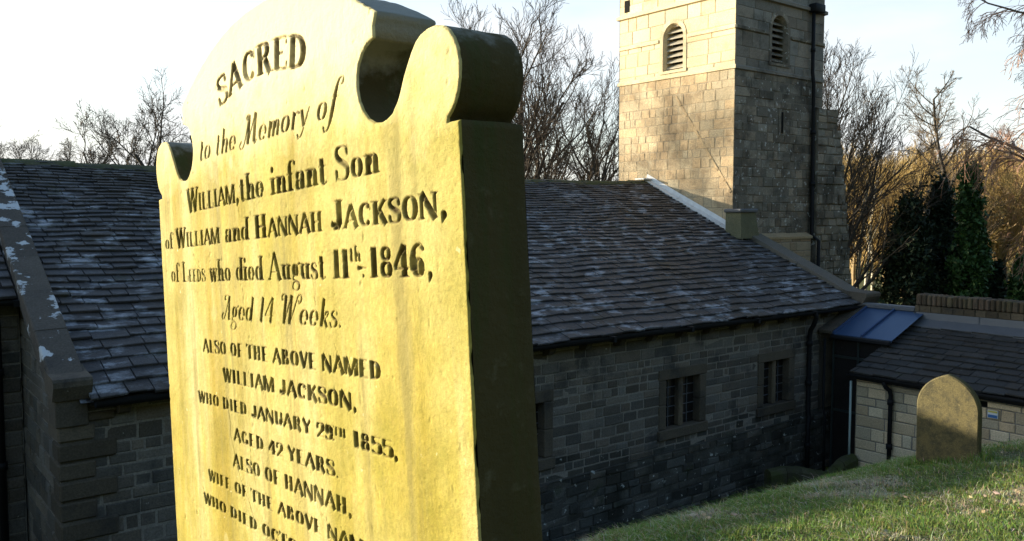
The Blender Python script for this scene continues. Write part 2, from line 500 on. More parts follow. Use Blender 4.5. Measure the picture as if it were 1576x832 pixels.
c0 = k.mix(k.ramp(k.noise(2.3, 6, 0.7), [(0.52, (0, 0, 0)), (0.66, (1, 1, 1))]), c0, (0.17, 0.13, 0.075))
c0 = k.mix(k.ramp(k.noise(30, 4, 0.7), [(0.3, (0, 0, 0)), (0.7, (1, 1, 1))]), c0, (0.03, 0.035, 0.012))
k.color(c0); k.bump(k.noise(60, 5, 0.7), 0.03, 1.0)
M['turf'] = k.m
tag(np_mesh('ground', gv, gf, M['turf']), kind='structure')

# ------------------------------------------------------------------ the big headstone, carved
# its frame: x along the face, y up the face, z out of the face; 1 unit = 1 m, right shoulder at (0.8, 0)
ST_R = Matrix(((0.62978982, -0.04819722, -0.77526886), (-0.77363773, 0.05055817, -0.63160789), (0.06963792, 0.99755747, -0.00544617)))
ST_O = Vector((-0.54728858, 1.32294382, 0.02110576))
THICK = 0.070
BOT = -1.82
_half = [(0.800, 0.0), (0.7835, 0.0005), (0.784, 0.004), (0.790, 0.0085), (0.7955, 0.0145), (0.8005, 0.023), (0.804, 0.034), (0.805, 0.046), (0.8035, 0.057), (0.799, 0.067), (0.792, 0.0755),
         (0.783, 0.081), (0.772, 0.084), (0.760, 0.084), (0.750, 0.082), (0.741, 0.0775), (0.733, 0.070), (0.726, 0.061), (0.719, 0.051), (0.713, 0.041), (0.706, 0.031),
         (0.697, 0.0225), (0.687, 0.018), (0.676, 0.0165), (0.665, 0.018), (0.654, 0.0235), (0.645, 0.032), (0.638, 0.043), (0.635, 0.055), (0.636, 0.067), (0.640, 0.078),
         (0.648, 0.088), (0.658, 0.094), (0.6705, 0.0965), (0.6705, 0.108), (0.676, 0.1195)]
_arc = []
_Rc, _hw, _top = 0.543, 0.276, 0.1955
for q in range(1, 24):
    dx = _hw - 2 * _hw * q / 24
    _arc.append((0.4 + dx, _top - (_Rc - math.sqrt(_Rc ** 2 - dx * dx))))
OUT = _half + _arc + [(0.8 - x, y) for x, y in reversed(_half)] + [(0.0, BOT), (0.8, BOT)]
OUT = np.array(OUT)

class Glyphs:
    """letters as chisel strokes: ('B', x0,y0,w0,x1,y1,w1) square-ended, ('C', ...) round-ended; cap height 1"""
    def __init__(self, T=0.2, t=0.05, serif=True, slant=0.0, xs=1.0):
        self.T, self.t, self.serif, self.slant, self.xs = T, t, serif, slant, xs
    def curve(self, pts, ws, n=7):
        P = [np.array(p, float) for p in pts]; o = []
        P = [2 * P[0] - P[1]] + P + [2 * P[-1] - P[-2]]
        for i in range(1, len(P) - 2):
            for k in range(n):
                u = k / n
                a, b, c, d = P[i - 1], P[i], P[i + 1], P[i + 2]
                p = 0.5 * ((2 * b) + (-a + c) * u + (2 * a - 5 * b + 4 * c - d) * u * u + (-a + 3 * b - 3 * c + d) * u ** 3)
                o.append((p[0], p[1], ws[i - 1] * (1 - u) + ws[i] * u))
        o.append((P[-2][0], P[-2][1], ws[-1]))
        return [('C', *o[i], *o[i + 1]) for i in range(len(o) - 1)]
    def arc(self, cx, cy, rx, ry, a0, a1, T=None, n=18):
        T = T or self.T; o = []
        rx = max(rx - T / 2, 0.02)
        for i in range(n + 1):
            a = rad(a0 + (a1 - a0) * i / n)
            w = self.t + (T - self.t) * abs(math.cos(a)) ** 1.6
            o.append((cx + rx * math.cos(a), cy + (ry - self.t / 2) * math.sin(a), w))
        return [('C', *o[i], *o[i + 1]) for i in range(n)]
    def ser(self, x, y, w, up):
        if not self.serif: return []
        s = 1 if up else -1; h = 0.11; e = w / 2 + 0.085
        yy = y - s * 0.055
        return [('C', x - w * 0.3, yy, h, x - e, y - s * 0.02, 0.03), ('C', x + w * 0.3, yy, h, x + e, y - s * 0.02, 0.03)]
    def stem(self, x, y0=0.0, y1=1.0, w=None, sb=True, st=True):
        w = w or self.T
        o = [('B', x, y0, w, x, y1, w)]
        if sb: o += self.ser(x, y0, w, False)
        if st: o += self.ser(x, y1, w, True)
        return o
    def diag(self, x0, y0, x1, y1, w=None, s0=False, s1=False):
        w = w or self.T
        o = [('B', x0, y0, w, x1, y1, w)]
        if s0: o += self.ser(x0, y0, w * 0.8, y0 > y1)
        if s1: o += self.ser(x1, y1, w * 0.8, y1 > y0)
        return o
    def bar(self, x0, x1, y, tick=0):
        o = [('B', x0, y, self.t, x1, y, self.t)]
        if tick and self.serif: o.append(('C', x1, y, 0.03, x1, y + 0.17 * tick, 0.075)); 
        return o
    def glyph(self, ch):
        T, t = self.T, self.t
        hT = T / 2
        S, D, B, A = self.stem, self.diag, self.bar, self.arc
        if ch == 'A': return S(0.05, 0, 0.02, t, True, False) + D(0.05, 0, 0.38, 1, t * 1.3) + D(0.66, 0, 0.37, 1, T) + S(0.66, 0, 0.02, T * .6, True, False) + B(0.17, 0.52, 0.30), 0.76
        if ch == 'B': return S(hT + .05) + A(0.30, 0.76, 0.27, 0.24, 90, -90) + A(0.32, 0.26, 0.30, 0.26, 90, -90) + B(0.1, 0.30, 0.975) + B(0.1, 0.32, 0.51) + B(0.1, 0.32, 0.025), 0.70
        if ch == 'C': return A(0.36, 0.5, 0.33, 0.5, 48, 310) + ([('C', 0.60, 0.70, 0.07, 0.62, 0.95, 0.03)] if self.serif else [('C', 0.58, 0.83, t, 0.60, 0.72, T * .5)]), 0.70
        if ch == 'D': return S(hT + .05) + A(0.28, 0.5, 0.40, 0.5, 90, -90) + B(0.1, 0.28, 0.975) + B(0.1, 0.28, 0.025), 0.76
        if ch in 'EF':
            o = S(hT + .05) + B(0.1, 0.54, 0.975, -1) + B(0.1, 0.42, 0.51)
            if ch == 'E': o += B(0.1, 0.56, 0.025, 1)
            return o, 0.64 if ch == 'E' else 0.58
        if ch == 'G': return A(0.36, 0.5, 0.33, 0.5, 48, 320) + S(0.58, 0.02, 0.42, T, False, True), 0.74
        if ch == 'H': return S(hT + .05) + S(0.68 - hT) + B(0.1, 0.6, 0.5), 0.78
        if ch == 'I': return S(hT + .07), T + 0.17
        if ch == 'J': return S(0.38, 0.16, 1, T, False, True) + A(0.25, 0.2, 0.20, 0.2, 0, -150) + [('C', 0.08, 0.2, T * .7, 0.075, 0.25, T * .4)], 0.56
        if ch == 'K': return S(hT + .05) + D(0.2, 0.40, 0.60, 1, t * 1.2, False, True) + D(0.34, 0.58, 0.62, 0, T, False, True), 0.74
        if ch == 'L': return S(hT + .05) + B(0.1, 0.54, 0.025, 1.4), 0.61
        if ch == 'M': return S(0.08, 0, 1, t * 1.6) + D(0.12, 1, 0.42, 0.02, T) + D(0.42, 0.02, 0.72, 1, t * 1.2) + S(0.76, 0, 1, T), 0.92
        if ch == 'N': return S(0.09, 0, 1, T * .62) + D(0.11, 1, 0.60, 0, T) + S(0.62, 0, 1, T * .62), 0.76
        if ch == 'O': return A(0.37, 0.5, 0.34, 0.5, 0, 360, n=30), 0.76
        if ch == 'R': return S(hT + .05) + A(0.32, 0.75, 0.28, 0.25, 90, -90) + B(0.1, 0.32, 0.975) + B(0.1, 0.32, 0.51) + D(0.36, 0.5, 0.60, 0, T, False, True), 0.74
        if ch == 'S':
            pts = [(.50, .76), (.45, .94), (.30, .98), (.14, .93), (.10, .77), (.18, .62), (.31, .52), (.45, .41), (.51, .25), (.44, .07), (.29, .02), (.13, .07), (.08, .24)]
            ws = [t * 1.2, t, t, T * .6, T * .8, T * .9, T, T * .95, T * .8, T * .5, t, t, t * 1.2]
            o = self.curve(pts, ws, 4)
            if self.serif: o += [('C', .51, .74, .07, .53, .97, .03), ('C', .07, .27, .11, .05, .02, .04)]
            return o, 0.60
        if ch == 'T': return S(0.32, 0, 1, T, True, False) + B(0.03, 0.61, 0.975) + [('C', 0.05, .97, .09 if self.serif else t, 0.03, .76, .03), ('C', 0.59, .97, .09 if self.serif else t, 0.61, .76, .03)], 0.66
        if ch == 'U': return S(hT + .05, 0.25, 1, T, False, True) + A(0.345, 0.28, 0.29, 0.28, 180, 360) + S(0.60, 0.25, 1, t * 1.4, False, True), 0.72
        if ch == 'V': return D(0.10, 1, 0.34, 0, T, True) + D(0.34, 0, 0.60, 1, t * 1.2, False, True), 0.66
        if ch == 'W': return D(0.09, 1, 0.28, 0, T, True) + D(0.28, 0, 0.46, 1, t * 1.2, False, True) + D(0.45, 1, 0.64, 0, T, True) + D(0.64, 0, 0.84, 1, t * 1.2, False, True), 0.90
        if ch == 'Y': return D(0.09, 1, 0.34, 0.45, T, True) + D(0.60, 1, 0.34, 0.45, t * 1.2, True) + S(0.34, 0, 0.48, T, True, False), 0.68
        if ch == '1': return S(0.22, 0, 1, T * 1.1, True, False) + [('C', 0.18, .97, .05, 0.06, .86, .03)], 0.42
        if ch == '2': return self.curve([(.10, .72), (.14, .92), (.30, .98), (.46, .90), (.48, .72), (.36, .45), (.08, .05)], [T * .7, t, t, T * .7, T, T * .6, t], 5) + [('C', .08, .05, t, .30, .09, T * .7), ('C', .30, .09, T * .7, .52, .10, t)], 0.58
        if ch == '4': return S(0.42, 0, 1, T, True, False) + D(0.40, 1, 0.04, 0.30, t * 1.2) + B(0.03, 0.60, 0.28), 0.64
        if ch == '5': return B(0.14, 0.52, 0.96) + D(0.14, 0.97, 0.12, 0.52, t * 1.3) + self.curve([(.12, .52), (.30, .62), (.47, .52), (.50, .30), (.40, .06), (.24, .02), (.09, .14)], [t, t, T * .7, T, T * .6, t, T * .6], 5), 0.58
        if ch == '6': return A(0.30, 0.30, 0.24, 0.30, 0, 360, n=24) + self.curve([(.50, .84), (.38, .98), (.20, .88), (.12, .60), (.10, .32)], [T * .6, t, T * .6, T, T], 5), 0.60
        if ch == '8': return A(0.30, 0.76, 0.21, 0.24, 0, 360, T * .7, n=22) + A(0.30, 0.27, 0.25, 0.27, 0, 360, T * .85, n=22), 0.60
        if ch == '9': return A(0.28, 0.70, 0.24, 0.30, 0, 360, n=24) + self.curve([(.08, .16), (.20, .02), (.38, .12), (.46, .40), (.48, .68)], [T * .6, t, T * .6, T, T], 5), 0.60
        if ch == ',': return [('C', .13, .06, T * .8, .08, -.16, .02)], 0.26
        if ch == '.': return [('C', .12, .07, T * .8, .13, .07, T * .8)], 0.26
        X = 0.60
        if ch == 'a': return S(.40, 0.04, .44, T, False, False) + A(.27, .42, .22, .18, 0, 165) + A(.24, .17, .21, .18, 0, 360, n=20) + [('C', .41, .05, T * .6, .50, .02, t)], 0.54
        if ch == 'd': return A(.25, .30, .23, .30, 0, 360, n=22) + S(.44, 0, 1, T) , 0.58
        if ch == 'e': return A(.27, .30, .24, .30, 0, 315, n=22) + B(.08, .46, .33), 0.54
        if ch == 'f': return S(.18, 0, .82, T, True, False) + self.curve([(.18, .80), (.22, .96), (.34, 1.0), (.43, .90)], [T, T * .5, t, T * .7], 5) + B(.02, .36, X - .02), 0.40
        if ch == 'g': return A(.26, .36, .19, .24, 0, 360, n=20) + self.curve([(.16, .14), (.12, .04), (.24, -.03), (.42, -.12), (.44, -.28), (.26, -.40), (.08, -.30), (.14, -.12), (.24, -.04)], [t, T * .4, T * .6, T * .6, T * .5, t, T * .4, t, t], 4) + [('C', .42, .56, t, .52, .62, T * .5)], 0.52
        if ch == 'h': return S(.16, 0, 1, T) + A(.34, .36, .20, .24, 0, 170) + S(.44, 0, .38, T, True, False), 0.58
        if ch == 'i': return S(.15, 0, X, T) + [('C', .15, .86, T * .9, .15, .865, T * .9)], 0.30
        if ch == 'n': return S(.16, 0, X, T) + A(.34, .36, .20, .24, 0, 170) + S(.44, 0, .38, T, True, False), 0.58
        if ch == 'm': return S(.16, 0, X, T) + A(.31, .36, .17, .24, 0, 170) + S(.40, 0, .38, T, True, False) + A(.56, .36, .17, .24, 0, 170) + S(.64, 0, .38, T, True, False), 0.78
        if ch == 'o': return A(.27, .30, .24, .30, 0, 360, n=22), 0.54
        if ch == 'r': return S(.16, 0, X, T) + [('C', .22, .46, t, .32, .58, t), ('C', .32, .58, t, .40, .53, T * .8)], 0.44
        if ch == 's': return self.curve([(.36, .46), (.30, .58), (.18, .58), (.11, .46), (.20, .34), (.33, .26), (.37, .13), (.27, .02), (.14, .02), (.07, .15)], [t, t, t, T * .7, T * .8, T * .8, T * .7, t, t, t * 1.4], 4), 0.44
        if ch == 't': return S(.18, .08, .82, T, False, False) + B(.04, .36, X - .02) + self.curve([(.18, .10), (.24, .01), (.36, .08)], [T * .8, t, t], 4), 0.40
        if ch == 'u': return S(.15, .14, X, T, False, True) + A(.30, .20, .22, .20, 180, 360) + S(.44, 0, X, T), 0.58
        if ch == 'w': return D(.09, X, .22, 0, T, True) + D(.22, 0, .35, X, t * 1.2) + D(.34, X, .47, 0, T, True) + D(.47, 0, .60, X, t * 1.2, False, True), 0.66
        if ch == 'y': return D(.10, X, .28, 0.02, T, True) + self.curve([(.48, X), (.34, .12), (.22, -.25), (.08, -.36), (.02, -.24)], [t, t, T * .5, t, T * .6], 5), 0.52
        if ch == 'k': return S(.16, 0, 1, T) + self.curve([(.22, .30), (.34, .52), (.44, .52), (.40, .36), (.24, .28)], [t, T * .5, T * .6, t, t], 4) + D(.28, .30, .46, 0, T * .9), 0.54
        # swash capitals of the two script lines
        if ch == '{': # script M
            return (self.curve([(.02, .18), (-.06, .06), (.04, -.08), (.18, .02), (.28, .40), (.36, .98)], [T * .5, t, t, t, t, t], 6) + D(.36, 1, .40, .02, T * 1.1) + D(.40, .02, .70, 1, t)
                    + D(.70, 1, .74, .04, T * 1.1) + self.curve([(.74, .06), (.80, .0), (.88, .10)], [T * .6, t, t], 4) + self.curve([(.36, .96), (.28, 1.0), (.22, .92), (.26, .84)], [t, t, T * .5, t], 4)), 0.94
        if ch == '}': # script A
            return (self.curve([(.06, .28), (.00, .14), (.06, .02), (.18, .10), (.30, .50), (.40, .96)], [T * .5, T * .6, t, t, t, t], 6) + D(.42, 1, .50, 0, T) + B(.20, .48, .38)
                    + self.curve([(.40, .96), (.30, 1.02), (.14, .98), (.12, .86), (.20, .84)], [t, t, T * .4, T * .6, t], 4) + [('C', .48, .02, T * .6, .58, .03, t)]), 0.64
        if ch == '~': # script W
            return (D(.24, 1, .26, 0, T) + D(.26, 0, .54, 1, t) + D(.54, 1, .56, 0, T) + self.curve([(.56, 0), (.74, .52), (.88, .96), (1.02, 1.0), (1.06, .84), (.98, .72), (.92, .82)], [t, t, t, T * .5, T * .5, t, t], 5)
                    + self.curve([(.24, 1.0), (.10, 1.04), (.02, .94), (.06, .82), (.12, .86)], [t, t, T * .5, t, T * .4], 4)), 1.04
        if ch == '|': # script f
            return self.curve([(-.10, -.26), (-.02, -.40), (.12, -.30), (.20, .10), (.26, .66), (.36, 1.06), (.52, 1.10), (.54, .94), (.46, .90)], [T * .6, t, T * .5, T, T, T * .5, t, T * .5, t], 6) + B(.08, .42, X - .02), 0.46
        return [], 0.34

def run_width(runs):
    x = 0
    for text, g, sc, dy in runs:
        for ch in text:
            x += (0.34 if ch == ' ' else g.glyph(ch)[1]) * sc * g.xs
    return x

# carving depth on a 1 mm raster
PX = 0.001
X0, X1, Y0, Y1 = -0.006, 0.806, -0.52, 0.202
gx = np.arange(X0, X1 + PX / 2, PX)
gy_f = np.arange(Y0, Y1 + PX / 2, PX)
gy = np.concatenate([np.arange(BOT, Y0 - 0.005, 0.02), gy_f])
ny0 = len(gy) - len(gy_f)
DEP = np.zeros((len(gx), len(gy_f)))

def cut(kind, x0, y0, w0, x1, y1, w1, slope=1.6, dmax=0.0042):
    m = max(w0, w1) / 2 + PX
    i0 = max(0, int((min(x0, x1) - m - X0) / PX)); i1 = min(len(gx), int((max(x0, x1) + m - X0) / PX) + 2)
    j0 = max(0, int((min(y0, y1) - m - Y0) / PX)); j1 = min(len(gy_f), int((max(y0, y1) + m - Y0) / PX) + 2)
    if i1 <= i0 or j1 <= j0: return
    x = gx[i0:i1, None]; y = gy_f[None, j0:j1]
    dx, dy = x1 - x0, y1 - y0
    L2 = dx * dx + dy * dy + 1e-14; L = math.sqrt(L2)
    u = ((x - x0) * dx + (y - y0) * dy) / L2
    uc = np.clip(u, 0, 1)
    w = w0 + (w1 - w0) * uc
    d = np.sqrt((x - x0 - uc * dx) ** 2 + (y - y0 - uc * dy) ** 2)
    if kind == 'B':
        e = np.minimum(u, 1 - u) * L
        d = np.abs((x - x0) * dy - (y - y0) * dx) / L
        dep = np.minimum(w / 2 - d, e + 0.0004) * slope
    else:
        dep = (w / 2 - d) * slope
    dep = np.clip(dep, 0, dmax)
    DEP[i0:i1, j0:j1] = np.maximum(DEP[i0:i1, j0:j1], dep)

def write(runs, a0, a1, b, h, arc_r=None, gap=1.0):
    wd = run_width(runs)
    sx = (a1 - a0) / wd
    x = 0
    for text, g, sc, dy in runs:
        for ch in text:
            st, ad = g.glyph(ch)
            if ch == ' ': x += 0.34 * sc * g.xs; continue
            for kd, p0, q0, w0, p1, q1, w1 in st:
                r = []
                for (p, q) in ((p0, q0), (p1, q1)):
                    px = a0 + (x + (p * g.xs + q * g.slant) * sc) * sx
                    py = b + (q * sc + dy) * h
                    if arc_r:
                        th = (px - 0.4) / arc_r; rr = arc_r + (py - b)
                        px, py = 0.4 + rr * math.sin(th), b - arc_r + rr * math.cos(th)
                    r.append((px, py))
                # stroke widths follow the letter's width and height scale, so stems stay as bold as in the hand
                vert = abs(r[1][1] - r[0][1]) / (math.hypot(r[1][0] - r[0][0], r[1][1] - r[0][1]) + 1e-9)
                ws = sc * (sx * g.xs * vert + h * (1 - vert))
                cut(kd, r[0][0], r[0][1], max(w0 * ws, 0.0011), r[1][0], r[1][1], max(w1 * ws, 0.0011))
            x += ad * sc * g.xs

FAT = Glyphs(0.22, 0.115, True)
ROM = Glyphs(0.18, 0.065, True)
SCR = Glyphs(0.145, 0.055, False, 0.22, 0.9)
BLK = Glyphs(0.25, 0.125, False)
write([('SACRED', FAT, 1, 0)], 0.272, 0.532, 0.112, 0.036, arc_r=0.50)
write([('to the ', SCR, 1, 0), ('{', SCR, 1.15, 0), ('emory o', SCR, 1, 0), ('|', SCR, 1.05, 0)], 0.186, 0.592, 0.0365, 0.031)
write([('W', FAT, 1, 0), ('ILLIAM', FAT, .72, 0), (',', FAT, 1, 0), ('the infant ', ROM, 1, 0), ('S', ROM, 1.05, 0), ('on', ROM, 1, 0)], 0.131, 0.670, -0.0300, 0.0335)
write([('of ', ROM, .85, 0), ('W', FAT, 1, 0), ('ILLIAM', FAT, .74, 0), (' and ', ROM, 1, 0), ('H', FAT, 1, 0), ('ANNAH', FAT, .76, 0), (' ', ROM, 1, 0), ('J', FAT, 1.05, 0), ('ACKSON', FAT, .80, 0), (',', FAT, 1.1, 0)], 0.020, 0.778, -0.0785, 0.0290)
write([('of ', ROM, .95, 0), ('L', ROM, 1, 0), ('EEDS', FAT, .60, 0), (' who died ', ROM, 1.0, 0), ('A', ROM, 1.08, 0), ('ugust ', ROM, 1, 0), ('11', FAT, 1.0, 0), ('th', ROM, .55, .55), (' 1846,', FAT, 1.0, 0)], 0.040, 0.752, -0.1289, 0.0300)
# raised-th bar and point
_thx = 0.628
cut('C', _thx - 0.008, -0.1185, 0.0055, _thx + 0.010, -0.1185, 0.0012); cut('C', _thx + 0.001, -0.1265, 0.004, _thx + 0.001, -0.1262, 0.004)
write([('}', SCR, 1.05, 0), ('ged 14 ', SCR, 1, 0), ('~', SCR, 1.1, 0), ('eeks.', SCR, 1, 0)], 0.243, 0.580, -0.1797, 0.0305)
write([('ALSO OF THE ABOVE NAMED', BLK, 1, 0)], 0.163, 0.656, -0.2270, 0.0180)
write([('WILLIAM JACKSON,', BLK, 1, 0)], 0.235, 0.602, -0.2626, 0.0180)
write([('WHO DIED JANUARY 29', BLK, 1, 0), ('TH', BLK, .6, .42), (' 1855,', BLK, 1.08, 0)], 0.133, 0.678, -0.3003, 0.0160)
cut('C', 0.5445, -0.2985, 0.0035, 0.552, -0.2985, 0.001)
write([('AGED 42 YEARS.', BLK, 1, 0)], 0.262, 0.556, -0.3385, 0.0168)
write([('ALSO OF HANNAH,', BLK, 1, 0)], 0.254, 0.580, -0.3745, 0.0180)
write([('WIFE OF THE ABOVE NAMED', BLK, 1, 0)], 0.158, 0.650, -0.4090, 0.0158)
write([('WHO DIED OCTOBER', BLK, 1, 0)], 0.134, 0.52, -0.4455, 0.0155)
# hairline cracks
def crack(pts, w=0.0013):
    for p, q in zip(pts[:-1], pts[1:]): cut('C', *p, w, *q, w * 0.9, 2.0, 0.002)
crack([(.248, -.298), (.254, -.318), (.252, -.333), (.262, -.352), (.266, -.366), (.283, -.392), (.305, -.412), (.318, -.432)], .0016)
crack([(.320, -.335), (.318, -.352), (.322, -.370), (.330, -.384)], .0012)
crack([(.148, -.090), (.152, -.097), (.163, -.106), (.186, -.120), (.192, -.152)], .0011)
crack([(.066, -.018), (.070, -.030)], .0014)
crack([(.560, -.196), (.566, -.204), (.562, -.212)], .0012)
crack([(.520, -.148), (.523, -.156)], .0012)

# the carved front as a relief mesh whose rim follows the outline
def inside(px, py, poly):
    r = np.zeros(px.shape, bool); n = len(poly)
    for a in range(n):
        x0, y0 = poly[a]; x1, y1 = poly[(a + 1) % n]
        if y0 == y1: continue
        c = ((y0 > py) != (y1 > py))
        xx = (x1 - x0) * (py - y0) / (y1 - y0) + x0
        r ^= c & (px < xx)
    return r
cxs, cys = np.meshgrid((gx[:-1] + gx[1:]) / 2, (gy[:-1] + gy[1:]) / 2, indexing='ij')
cell = inside(cxs, cys, OUT)
GX, GY = np.meshgrid(gx, gy, indexing='ij')
cnt = np.zeros(GX.shape, int)
cnt[:-1, :-1] += cell; cnt[1:, :-1] += cell; cnt[:-1, 1:] += cell; cnt[1:, 1:] += cell
used = cnt > 0
rim = used & (cnt < 4)
# distance to the outline for every vertex near it, and the nearest outline point
dist = np.full(GX.shape, 1.0); NX = GX.copy(); NY = GY.copy()
R0 = 0.006
for a in range(len(OUT)):
    x0, y0 = OUT[a]; x1, y1 = OUT[(a + 1) % len(OUT)]
    i0 = np.searchsorted(gx, min(x0, x1) - R0); i1 = np.searchsorted(gx, max(x0, x1) + R0)
    j0 = np.searchsorted(gy, min(y0, y1) - R0 - (0.02 if min(y0, y1) < Y0 else 0)); j1 = np.searchsorted(gy, max(y0, y1) + R0)
    if i1 <= i0 or j1 <= j0: continue
    x = GX[i0:i1, j0:j1]; y = GY[i0:i1, j0:j1]
    dx, dy = x1 - x0, y1 - y0
    u = np.clip(((x - x0) * dx + (y - y0) * dy) / (dx * dx + dy * dy + 1e-14), 0, 1)
    qx = x0 + u * dx; qy = y0 + u * dy
    d = np.hypot(x - qx, y - qy)
    s = dist[i0:i1, j0:j1]; b_ = d < s
    s[b_] = d[b_]; NX[i0:i1, j0:j1][b_] = qx[b_]; NY[i0:i1, j0:j1][b_] = qy[b_]
chip = np.clip(vnoise(GX + 7, GY + 7, 91, 55, 3) - 0.12, 0, 1) * 0.0045
VX = np.where(rim, NX + np.sign(0.4 - NX) * chip, GX); VY = np.where(rim, NY - chip * (NY > 0.03), GY)
dist[rim] = 0
ER = 0.0024 + 0.0010 * vnoise(GX + 3, GY + 3, 31, 60, 3)
dd = np.clip(ER - dist, 0, None)
VZ = -(ER - np.sqrt(np.clip(ER ** 2 - dd ** 2, 0, None))) * (dd > 0)
VZ[:, ny0:] -= DEP
VZ += 0.0005 * vnoise(GX + 5, GY + 5, 41, 9, 4) + 0.00022 * vnoise(GX + 5, GY + 5, 47, 120, 3)
pit = vnoise(GX + 5, GY + 5, 53, 90, 2)
VZ -= np.clip(pit - 0.62, 0, 1) * 0.003
idx = np.full(GX.shape, -1); idx[used] = np.arange(used.sum())
SV = np.stack([VX[used], VY[used], VZ[used]], -1)
ci, cj = np.nonzero(cell)
SF = np.stack([idx[ci, cj], idx[ci + 1, cj], idx[ci + 1, cj + 1], idx[ci, cj + 1]], -1)
stone = empty('headstone', ST_O + ST_R @ Vector((0.4, BOT, -THICK / 2)), 0, 'tall carved headstone covered in yellow lichen, memorial lettering on its sunlit face, nearest the camera', 'headstone')
stone.rotation_mode = 'QUATERNION'
stone.rotation_quaternion = ST_R.to_quaternion()
ST_BASE = np.array([0.4, BOT, -THICK / 2])
k = NT('lichen_face')
lc = k.mix(k.ramp(k.noise(3.2, 5, 0.6), [(0.36, (0, 0, 0)), (0.64, (1, 1, 1))]), (0.355, 0.288, 0.048), (0.41, 0.35, 0.125))
st_ = k.noise(7.0, 5, 0.6, k.coord((2.2, 0.30, 1)))
lc = k.mix(k.ramp(st_, [(0.48, (0, 0, 0)), (0.66, (1, 1, 1))]), lc, (0.45, 0.385, 0.165))
lc = k.mix(k.ramp(k.noise(5.0, 5, 0.6, k.coord((2.6, 0.25, 1))), [(0.46, (0, 0, 0)), (0.66, (0.95, 0.95, 0.95))]), lc, (0.255, 0.195, 0.022))
lc = k.mix(k.ramp(k.noise(120, 4, 0.7), [(0.30, (0.35, 0.35, 0.35)), (0.48, (0, 0, 0))]), lc, (0.27, 0.19, 0.05))
lc = k.mix(k.ramp(k.noise(55, 3, 0.6), [(0.69, (0, 0, 0)), (0.72, (0.8, 0.8, 0.8))]), lc, (0.55, 0.48, 0.26))
lc = k.mix(1.0, lc, k.ramp(k.noise(230, 3, .7), [(.3, (.88, .88, .85)), (.7, (1.09, 1.09, 1.06))]), 'MULTIPLY')
lc = k.mix(1.0, lc, k.ramp(k.noise(11, 6, .7), [(.30, (.70, .74, .62)), (.64, (1.13, 1.11, 1.16))]), 'MULTIPLY')
lc = k.mix(k.ramp(k.noise(9.0, 4, .6, k.coord((3.2, .22, 1))), [(.55, (0, 0, 0)), (.68, (.7, .7, .7))]), lc, (.19, .16, .045))
vo = k.n('ShaderNodeTexVoronoi'); vo.inputs['Scale'].default_value = 13; vo.inputs['Randomness'].default_value = 1
k.l(k.coord(), vo.inputs['Vector'])
ro = k.math('ADD', vo.outputs['Distance'], k.math('MULTIPLY', k.noise(70, 4, .6), .22))
lc = k.mix(k.math('MULTIPLY', k.ramp(ro, [(.22, (1, 1, 1)), (.27, (0, 0, 0))]), k.ramp(k.noise(2.6, 3), [(.45, (0, 0, 0)), (.6, (.55, .55, .55))])), lc, (.46, .42, .20))
# pale lichen at the top, widened and bleached to paint in the sun's glare
sep = k.n('ShaderNodeSeparateXYZ'); k.l(k.coord(), sep.inputs[0])
hi_ = k.math('ADD', sep.outputs['Y'], k.math('MULTIPLY', k.noise(16, 5, 0.65), 0.16))
lc = k.mix(k.ramp(k.math('SUBTRACT', hi_, 1.32), [(0.575, (0, 0, 0)), (0.69, (0.9, 0.9, 0.9))]), lc, (0.72, 0.63, 0.36))
pt = k.n('ShaderNodeAttribute'); pt.attribute_name = 'cut_shade'
lc = k.mix(k.math('MULTIPLY', pt.outputs['Fac'], 0.85), lc, (0.045, 0.025, 0.007))  # painted shade: the deeper the letter cut, the darker its colour
k.color(lc)
k.bump(k.math('ADD', k.noise(160, 5, 0.75), k.noise(38, 4, 0.6)), 0.0016, 0.7)
k.b.inputs['Specular IOR Level'].default_value = 0.12
M['lichen_face'] = k.m
k = NT('algae_side')
lc = k.mix(k.noise(6.0, 5, 0.6, k.coord((3, 0.5, 3))), (0.092, 0.070, 0.026), (0.046, 0.038, 0.013))
lc = k.mix(k.ramp(k.noise(30, 5, 0.65), [(0.58, (0, 0, 0)), (0.70, (0.7, 0.7, 0.7))]), lc, (0.13, 0.115, 0.065))
lc = k.mix(k.ramp(k.noise(9, 5, 0.6, k.coord((3, .3, 3))), [(0.5, (0, 0, 0)), (0.64, (0.7, 0.7, 0.7))]), lc, (0.045, 0.060, 0.014))
sep = k.n('ShaderNodeSeparateXYZ'); k.l(k.coord(), sep.inputs[0])
hi_ = k.math('ADD', sep.outputs['Y'], k.math('MULTIPLY', k.noise(24, 5, 0.65), 0.10))
lc = k.mix(k.ramp(k.math('SUBTRACT', hi_, 1.32), [(0.615, (0, 0, 0)), (0.64, (0.75, 0.75, 0.75))]), lc, (0.34, 0.34, 0.30))
k.color(lc); k.bump(k.noise(60, 6, 0.7), 0.004, 0.8)
M['algae_side'] = k.m
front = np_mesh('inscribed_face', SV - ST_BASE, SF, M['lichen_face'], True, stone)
_shade = np.zeros(GX.shape); _shade[:, ny0:] = np.clip((DEP - 0.0005) / 0.0010, 0, 1) * np.clip(0.75 + 0.9 * vnoise(GX[:, ny0:] + 2, GY[:, ny0:] + 2, 77, 70, 3), 0, 1)
_at = front.data.attributes.new('cut_shade', 'FLOAT', 'POINT'); _at.data.foreach_set('value', _shade[used].astype(np.float32))
